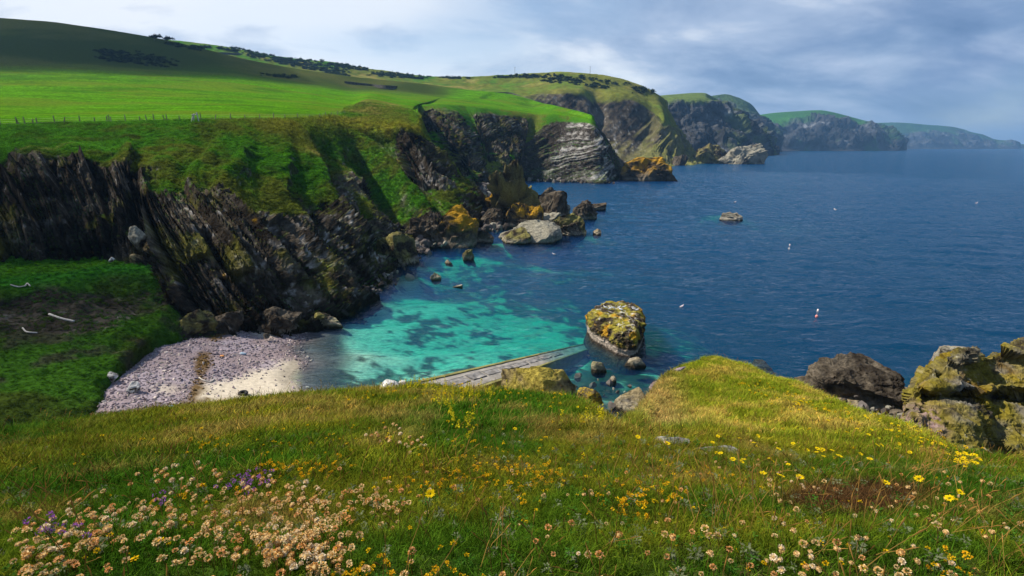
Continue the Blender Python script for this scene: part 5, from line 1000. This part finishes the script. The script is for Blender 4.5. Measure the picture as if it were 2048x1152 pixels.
def tub(label, px, py, c, s_):
    g_ = pickS(px, py); v, f = rock_np(int(px), 3, 3); v = v * np.array((s_, s_ * .6, s_ * .5)); v[:, 2] = np.maximum(v[:, 2], -.2 * s_); link('plastic_float', mesh_np('plastic_float', v, f, plain('plastic_%d' % px, c, .4, .1)), loc=g_ + np.array((0, 0, .08)), label=label, cat='flotsam')
tub('blue plastic drum stranded on the near shingle', 343, 817, (.16, .33, .52), .30); tub('orange float stranded in the middle of the shingle', 443, 713, (.65, .26, .06), .20); tub('pale blue crate lid on the shingle above the sand', 487, 711, (.32, .42, .5), .30)
GW = plain('gull_white', (.80, .80, .80), .7, .05); GG = plain('gull_grey', (.34, .37, .40), .7, .05); GY = plain('gull_bill', (.6, .4, .05), .6, .05)
def gull_parts():
    v, f = ico(3); b = v * np.array((.20, .085, .085)); b[:, 2] += .05 * (b[:, 0] / .2); b[:, 1] *= 1 - .35 * np.clip(-b[:, 0] / .2, 0, 1); b[:, 2] += .22
    nk, nf = tube([(.13, 0, .24), (.19, 0, .31), (.205, 0, .36)], [.06, .045, .045], 8); hd = ico(2)[0] * np.array((.058, .048, .048)) + (.215, 0, .385)
    body = merge((b, f, 1), (nk, nf, 1), (hd, ico(2)[1], 1))
    wg = v * np.array((.20, .028, .06)); wg[:, 0] -= .07; wg[:, 2] += .245 - .1 * np.clip(-wg[:, 0], 0, 1)
    w1 = wg + (0, .075, 0); w2 = wg - (0, .075, 0); bl, bf = tube([(.26, 0, .385), (.30, 0, .38), (.32, 0, .365)], [.014, .011, .003], 5)
    l1, lf = tube([(.02, .03, .0), (.0, .03, .16)], .008, 4); l2, _ = tube([(.02, -.03, .0), (.0, -.03, .16)], .008, 4)
    return [('body', mesh_np('body', body[0], body[1], GW)), ('wing', mesh_np('wing', w1, f, GG)), ('wing', mesh_np('wing', w2, f, GG)), ('bill', mesh_np('bill', bl, bf, GY)), ('leg', mesh_np('leg', l1, lf, GY)), ('leg', mesh_np('leg', l2, lf, GY))]
GP = gull_parts()
def gull(loc, rz, label, group, legs=True, s_=1.25):
    o = bpy.data.objects.new('gull', None); COL.objects.link(o); o.location = loc; o.rotation_euler = (0, 0, rz); o.scale = (s_,) * 3; tag(o, label, 'gull', group)
    for nm, me in GP:
        if legs or nm != 'leg': link(nm, me, parent=o)
pickK = Picker(pK.reshape(1, -1, 3), (pK[..., 2] > 1.9).reshape(1, -1))
for x, y, rz, lb in ((1211, 618, 2.6, 'leftmost gull on the sea stack'), (1218, 620, .4, 'gull second from the left on the sea stack'), (1226, 619, 2.9, 'gull third from the left on the sea stack'), (1237, 619, .6, 'gull left of the middle of the sea stack top'), (1241, 622, 2.4, 'gull right beside the middle of the sea stack top'), (1247, 618, .2, 'gull right of the middle of the sea stack top'), (1268, 620, 2.7, 'gull second from the right on the sea stack'), (1273, 623, .5, 'rightmost gull on the sea stack')):
    gull(pickK(x, y), rz, lb, 'gulls on the sea stack', s_=.95)
for x, y, rz, lb in ((1363, 614, .5, 'gull floating on the sea right of the stack'), (1108, 509, 2.8, 'gull floating in the bay off the ledges'), (1470, 405, .3, 'gull floating far out beyond the pale reef'), (1953, 407, .3, 'gull floating far out at the right edge'), (1670, 420, 2.0, 'gull floating in the middle of the open sea')):
    g_ = Zp(x, y, 0); gull(g_ + np.array((0, 0, -.17 * 1.3)), rz, lb, 'gulls on the water', False, 1.3 if y > 500 else 1.8)
BW = plain('buoy_white', (.78, .76, .72), .5, .08); BP = plain('buoy_pink', (.75, .30, .26), .5, .1)
def buoy(px, py, label, c, mast):
    o = bpy.data.objects.new('marker_buoy', None); COL.objects.link(o); o.location = Zp(px, py, 0); tag(o, label, 'buoy', 'buoys in the bay')
    v, f = ico(3); b = v * np.array((.17, .17, .20)); b[:, 2] += .08; link('float', mesh_np('float', b, f, c), parent=o)
    if mast:
        v, f = tube([(0, 0, .3), (.03, 0, 1.0)], .03, 6); link('staff', mesh_np('staff', v, f, BW), parent=o); v, f = tube([(.03, 0, .55), (.03, 0, 1.0)], [.09, .09], 8); link('top_mark', mesh_np('top_mark', v, f, BW), parent=o)
buoy(1633, 634, 'pink and white buoy with a short staff', BP, True); buoy(1578, 498, 'white buoy far out right of the reef', BW, True)
#@FLOWERS
# ------------------------------------------------------------------ wild flowers of the meadow
def petals(n, rad, pl, pw, seed, dome=.75, c0=(.86, .68, .40), c1=(.60, .31, .06), zc=0.0, flatr=False, jit=.35):
    r = np.random.default_rng(seed); V = []; Fc = []; C = []
    for k in range(n):
        if flatr: a = 2 * math.pi * k / n + r.normal(0, .06); d = np.array([math.cos(a), math.sin(a), .18 + r.normal(0, .06)])
        else:
            a = r.uniform(0, 6.283); z = r.uniform(-.25, 1.0); rr = math.sqrt(max(0, 1 - z * z)); d = np.array([rr * math.cos(a), rr * math.sin(a), z * dome])
        d = d / np.linalg.norm(d); s_ = np.cross(d, (0, 0, 1) if abs(d[2]) < .95 else (1, 0, 0)); s_ = s_ / np.linalg.norm(s_); s_ = s_ + r.normal(0, jit, 3); s_ /= np.linalg.norm(s_)
        b = d * rad * (.25 if flatr else .62) + (0, 0, zc); t_ = b + d * pl * r.uniform(.75, 1.2); m = (b + t_) / 2 + np.array([0, 0, .1 * pl]); i0 = len(V)
        V += [b, m + s_ * pw / 2, t_, m - s_ * pw / 2]; Fc += [(i0, i0 + 1, i0 + 2), (i0, i0 + 2, i0 + 3)]; f_ = r.uniform(); cc = np.array(c0) * f_ + np.array(c1) * (1 - f_); C += [cc * .7, cc, cc * 1.1, cc]
    return np.array(V), np.array(Fc), np.array(C)
def stem_np(h, lx, ly, c, r_=.0016):
    v, f = tube([(0, 0, -.02), (lx * .3, ly * .3, h * .5), (lx, ly, h)], [r_, r_ * .9, r_ * .8], 4); return v, f, c
def thrift_head(seed):
    cv = [((.86, .68, .40), (.60, .31, .06)), ((.90, .80, .62), (.72, .52, .28)), ((.70, .40, .13), (.45, .20, .05))][seed % 3]; a = petals(64, .012 + .0006 * seed, .0075, .007, seed, .6 + .06 * seed, *cv); v, f = ico(2); b = (v * np.array((.0105, .0105, .0085)) * (1 + .12 * noise(v, 3, seed))[:, None], f, (.70, .48, .20)); V, T, C = merge(a, b); return mesh_np('flower_head', V, T, M_PETAL, C, smooth=False)
HEADS = [thrift_head(s) for s in range(9)]
STEMS = []
for k in range(8):
    h = .05 + .075 * ((k * 5) % 8) / 8; lx, ly = RNG.normal(0, .022, 2); v, f, c = stem_np(h, lx, ly, (.17, .11, .03)); STEMS.append((mesh_np('stalk', v, f, M_PETAL, np.broadcast_to(np.array(c), v.shape)), (lx, ly, h)))
def at_px(x, y, h=.08):
    g = pickM(x, y); _, _, d = project(g); return pickM(x, y + F * h * .9 / d) + np.array((*RNG.normal(0, .012, 2), 0))
def pts_in(n, x, y, sx, sy): return [(RNG.normal(x, sx), RNG.normal(y, sy)) for _ in range(n)]
def band(n, line, s):
    o = []
    for _ in range(n):
        f_ = RNG.uniform(0, len(line) - 1); k = min(int(f_), len(line) - 2); t_ = f_ - k; o.append((line[k][0] * (1 - t_) + line[k + 1][0] * t_ + RNG.normal(0, 8), line[k][1] * (1 - t_) + line[k + 1][1] * t_ + RNG.normal(0, s)))
    return o
def flowers(name, label, cat, group, spots, stems, heads, sc=(.8, 1.25), rootname=None):
    for k, (x, y) in enumerate(spots):
        g = at_px(x, y); sm, tip = stems[RNG.integers(len(stems))]; o = link(name, sm, loc=g, label=label, cat=cat, group=group); s_ = RNG.uniform(*sc); o.scale = (s_,) * 3; o.rotation_euler = (0, 0, RNG.uniform(0, 6.28))
        c = link('flower_head', heads[RNG.integers(len(heads))], parent=o, loc=tip); c.rotation_euler = (RNG.normal(0, .25), RNG.normal(0, .25), 0)
L1 = band(125, [(60, 1075), (170, 1035), (300, 1030), (430, 1035), (560, 1050), (640, 1065)], 22) + band(60, [(520, 1080), (600, 1095), (680, 1075)], 28)
flowers('sea_thrift', 'cream and orange thrift seed head in the dense drift at lower left', 'flower', 'thrift in the lower left drift', L1, STEMS, HEADS, (.52, .92))
flowers('sea_thrift', 'pale thrift seed head in the loose band above the dense drift', 'flower', 'thrift in the loose upper band', band(52, [(310, 965), (360, 945), (450, 950), (560, 975), (660, 1000)], 12), STEMS, HEADS, (.7, 1.0))
flowers('sea_thrift', 'white thrift head in the cluster on the middle of the meadow', 'flower', 'thrift in the middle cluster', band(26, [(735, 872), (790, 872), (850, 895), (815, 912)], 8), STEMS, HEADS, (.8, 1.15))
flowers('sea_thrift', 'thrift seed head scattered over the lower right of the meadow', 'flower', 'thrift scattered at lower right', pts_in(16, 1560, 960, 34, 14) + pts_in(22, 1860, 1010, 80, 35) + pts_in(20, 1620, 1110, 60, 22) + [(RNG.uniform(1150, 2030), RNG.uniform(960, 1140)) for _ in range(34)] + pts_in(12, 1500, 905, 70, 16), STEMS, HEADS, (.45, .8))
# the rest of the thrift, too many and too small to name one by one
allp = band(330, [(40, 1100), (200, 1050), (420, 1045), (600, 1075), (690, 1060)], 38) + band(90, [(460, 985), (600, 995), (720, 1005), (820, 1000)], 14) + [(RNG.uniform(350, 2040), RNG.uniform(930, 1150)) for _ in range(150)]
tp = np.array([at_px(x, y) for x, y in allp]); whole = []
for k in range(6):
    sv, sf, sc_ = stem_np(.05 + .012 * k, *RNG.normal(0, .015, 2), (.17, .11, .03)); hv, hf, hc_ = petals(40, .013, .008, .008, 40 + k, .8); whole.append(merge((sv, sf, sc_), (hv + sv[8:12].mean(0), hf, hc_)))
mats = leaf_mat('thrift_petal'); whole = [mesh_np('thrift_kind', v, f, mats, c, smooth=False) for v, f, c in whole]
n_ = len(tp); scatter('thrift_seed_heads', tp, yaw(n_, .12), RNG.uniform(.5, .95, n_), RNG.integers(0, 6, n_), np.where(RNG.uniform(size=(n_, 1)) < .3, np.array((1.0, .75, .6)), np.array((1.05, 1.05, 1.0))) * RNG.uniform(.7, 1.1, (n_, 1)), whole, 'more thrift seed heads among the grass')
# yellow flowers
yp = [(RNG.uniform(100, 2000), RNG.uniform(850, 1140)) for _ in range(150)] + pts_in(90, 1000, 930, 130, 30) + pts_in(70, 1300, 980, 110, 30) + pts_in(70, 560, 880, 170, 26) + band(120, [(700, 800), (800, 785), (900, 792), (1000, 800), (1120, 815)], 13) + band(160, [(1480, 775), (1650, 825), (1850, 893), (1945, 930)], 12)
yp = np.array([at_px(x, y, .04) for x, y in yp]); n_ = len(yp); yk = []
for k in range(4):
    sv, sf, sc_ = stem_np(.04 + .01 * k, *RNG.normal(0, .01, 2), (.06, .11, .02)); hv, hf, hc_ = petals(14, .006, .009, .007, 60 + k, .9, (.80, .58, .01), (.78, .42, .01)); yk.append(mesh_np('bloom_kind', *merge((sv, sf, sc_), (hv + sv[8:12].mean(0), hf, hc_))[:2], mats, merge((sv, sf, sc_), (hv + sv[8:12].mean(0), hf, hc_))[2], smooth=False))
scatter('yellow_blooms', yp, yaw(n_, .15), RNG.uniform(.6, 1.3, n_) * np.clip(yp[:, 1] / 3.5, .8, 2.2), RNG.integers(0, 4, n_), np.ones((n_, 3)) * RNG.uniform(.75, 1.05, (n_, 1)), yk, 'tiny yellow blooms strewn through the turf')
YH = []
for k in range(4):
    parts = []; r = np.random.default_rng(80 + k)
    for m in range(4):
        v, f, c = petals(11, .006, .009, .007, 90 + k * 5 + m, .9, (.72, .50, .015), (.70, .30, .01)); parts.append((v + np.array((*r.normal(0, .014, 2), r.uniform(-.008, .008))), f, c))
    YH.append(mesh_np('flower_head', *merge(*parts)[:2], M_PETAL, merge(*parts)[2], smooth=False))
HK = [mesh_np('flower_head', *petals(20, .012, .013, .005, 120 + k, 1, (.80, .62, .01), (.80, .55, .01), 0, True, .1)[:2], M_PETAL, petals(20, .012, .013, .005, 120 + k, 1, (.80, .62, .01), (.80, .55, .01), 0, True, .1)[2], smooth=False) for k in range(3)]
GST = []
for k in range(5):
    h = .05 + .012 * k; lx, ly = RNG.normal(0, .015, 2); v, f, c = stem_np(h, lx, ly, 0); GST.append((mesh_np('stalk', v, f, M_PETAL, np.broadcast_to(np.array((.06, .11, .02)), v.shape)), (lx, ly, h)))
flowers('yellow_vetch', 'orange yellow vetch flower in the middle of the meadow', 'flower', 'vetch in the middle of the meadow', pts_in(26, 1000, 928, 34, 16) + pts_in(18, 930, 945, 40, 14) + pts_in(20, 1080, 950, 30, 14) + pts_in(12, 850, 955, 40, 10) + pts_in(24, 1300, 975, 48, 22) + pts_in(10, 1260, 1010, 18, 8) + pts_in(14, 1420, 945, 60, 12), GST, YH, (.5, .95))
flowers('yellow_vetch', 'yellow vetch flower in the patches along the left of the meadow', 'flower', 'vetch on the left of the meadow', pts_in(20, 390, 877, 28, 6) + pts_in(18, 560, 935, 30, 7) + pts_in(14, 640, 930, 40, 8) + pts_in(14, 480, 830, 40, 5) + pts_in(10, 420, 990, 60, 14), GST, YH, (.55, 1.0))
flowers('yellow_vetch', 'yellow vetch flower near the bottom edge of the meadow', 'flower', 'vetch at the bottom of the meadow', pts_in(14, 740, 1118, 40, 16) + pts_in(10, 900, 1125, 30, 10) + pts_in(6, 1890, 1110, 30, 10), GST, YH, (.45, .75))
flowers('hawkbit', 'small yellow hawkbit dotting the slope of the knoll', 'flower', 'hawkbits on the knoll', band(95, [(1480, 770), (1600, 810), (1740, 850), (1850, 885)], 14) + band(60, [(1860, 895), (1920, 920), (1940, 928)], 6) + [(RNG.uniform(1420, 1850), RNG.uniform(850, 930)) for _ in range(45)], GST, HK, (1.1, 1.7))
flowers('hawkbit', 'bright yellow hawkbit in the near turf', 'flower', 'hawkbits in the near turf', [(1562, 977), (1590, 965), (858, 1018), (1772, 966), (1835, 971), (1920, 984), (1895, 1000), (1525, 957), (1267, 888), (1325, 897), (1030, 865), (1150, 815)], GST, HK, (1.2, 1.6))
def spike(seed):
    r = np.random.default_rng(seed); V = []; Fc = []; h = .15
    for k in range(46):
        z = r.uniform(.04, h); w = .016 * (1 - z / h * .7); a = r.uniform(0, 6.28); c = np.array([w * math.cos(a), w * math.sin(a), z - .03]); i0 = len(V); e = r.normal(0, .0055, (3, 3)); V += [c + e[0], c + e[1], c + e[2]]; Fc.append((i0, i0 + 1, i0 + 2))
    return mesh_np('flower_head', V, Fc, M_PETAL, np.array((.62, .52, .02)) * RNG.uniform(.7, 1.1, (len(V), 1)), smooth=False)
SPK = [spike(s) for s in range(4)]
flowers('yellow_bedstraw', 'yellow flower spike along the lip of the meadow', 'flower', 'yellow spikes on the lip', band(75, [(770, 785), (830, 778), (870, 778), (920, 785), (960, 790), (1010, 795)], 9) + band(30, [(880, 815), (920, 800), (960, 795)], 6) + pts_in(16, 1180, 842, 20, 7) + pts_in(14, 925, 850, 30, 12), GST, SPK, (.9, 1.5))
PU = [mesh_np('flower_head', *petals(16, .008, .007, .006, 140 + k, .9, (.34, .12, .42), (.25, .08, .30))[:2], M_PETAL, petals(16, .008, .007, .006, 140 + k, .9, (.34, .12, .42), (.25, .08, .30))[2], smooth=False) for k in range(2)]
flowers('purple_thyme', 'small purple flower between the thrift on the left', 'flower', 'purple flowers on the left', pts_in(22, 485, 970, 22, 8) + pts_in(10, 530, 960, 20, 6) + pts_in(16, 130, 1060, 24, 8) + pts_in(6, 325, 1000, 14, 5), GST, PU, (.9, 1.4))
# ------------------------------------------------------------------ unseen clouds, placed so that their shadows lie on the hill and the bank
cm = bpy.data.materials.new('cloud_vapour'); cm.use_nodes = True; t = cm.node_tree; t.nodes.clear(); out = N(t, 'ShaderNodeOutputMaterial'); pv = N(t, 'ShaderNodeVolumePrincipled', i_Color=(1, 1, 1, 1), i_Density=0.03); t.links.new(pv.outputs[0], out.inputs['Volume'])
def cloud(cx, cy, rx, ry, rz, seed, z=700):
    tt = (z - 30) / sun_dir.z; v, f = ico(4); v = v * np.array((rx, ry, rz)); n = v / np.linalg.norm(v, axis=1, keepdims=True); v = v + n * (.5 * min(rx, ry) * fbm(v, 1.6 / max(rx, ry), 4, seed))[:, None]
    link('cloud', mesh_np('cloud', v, f, cm), loc=(cx + sun_dir.x * tt, cy + sun_dir.y * tt, z), kind='structure')
CLOUDS = True
if CLOUDS: cloud(-330, 390, 230, 110, 32, 3); cloud(-92, 48, 28, 30, 24, 4)
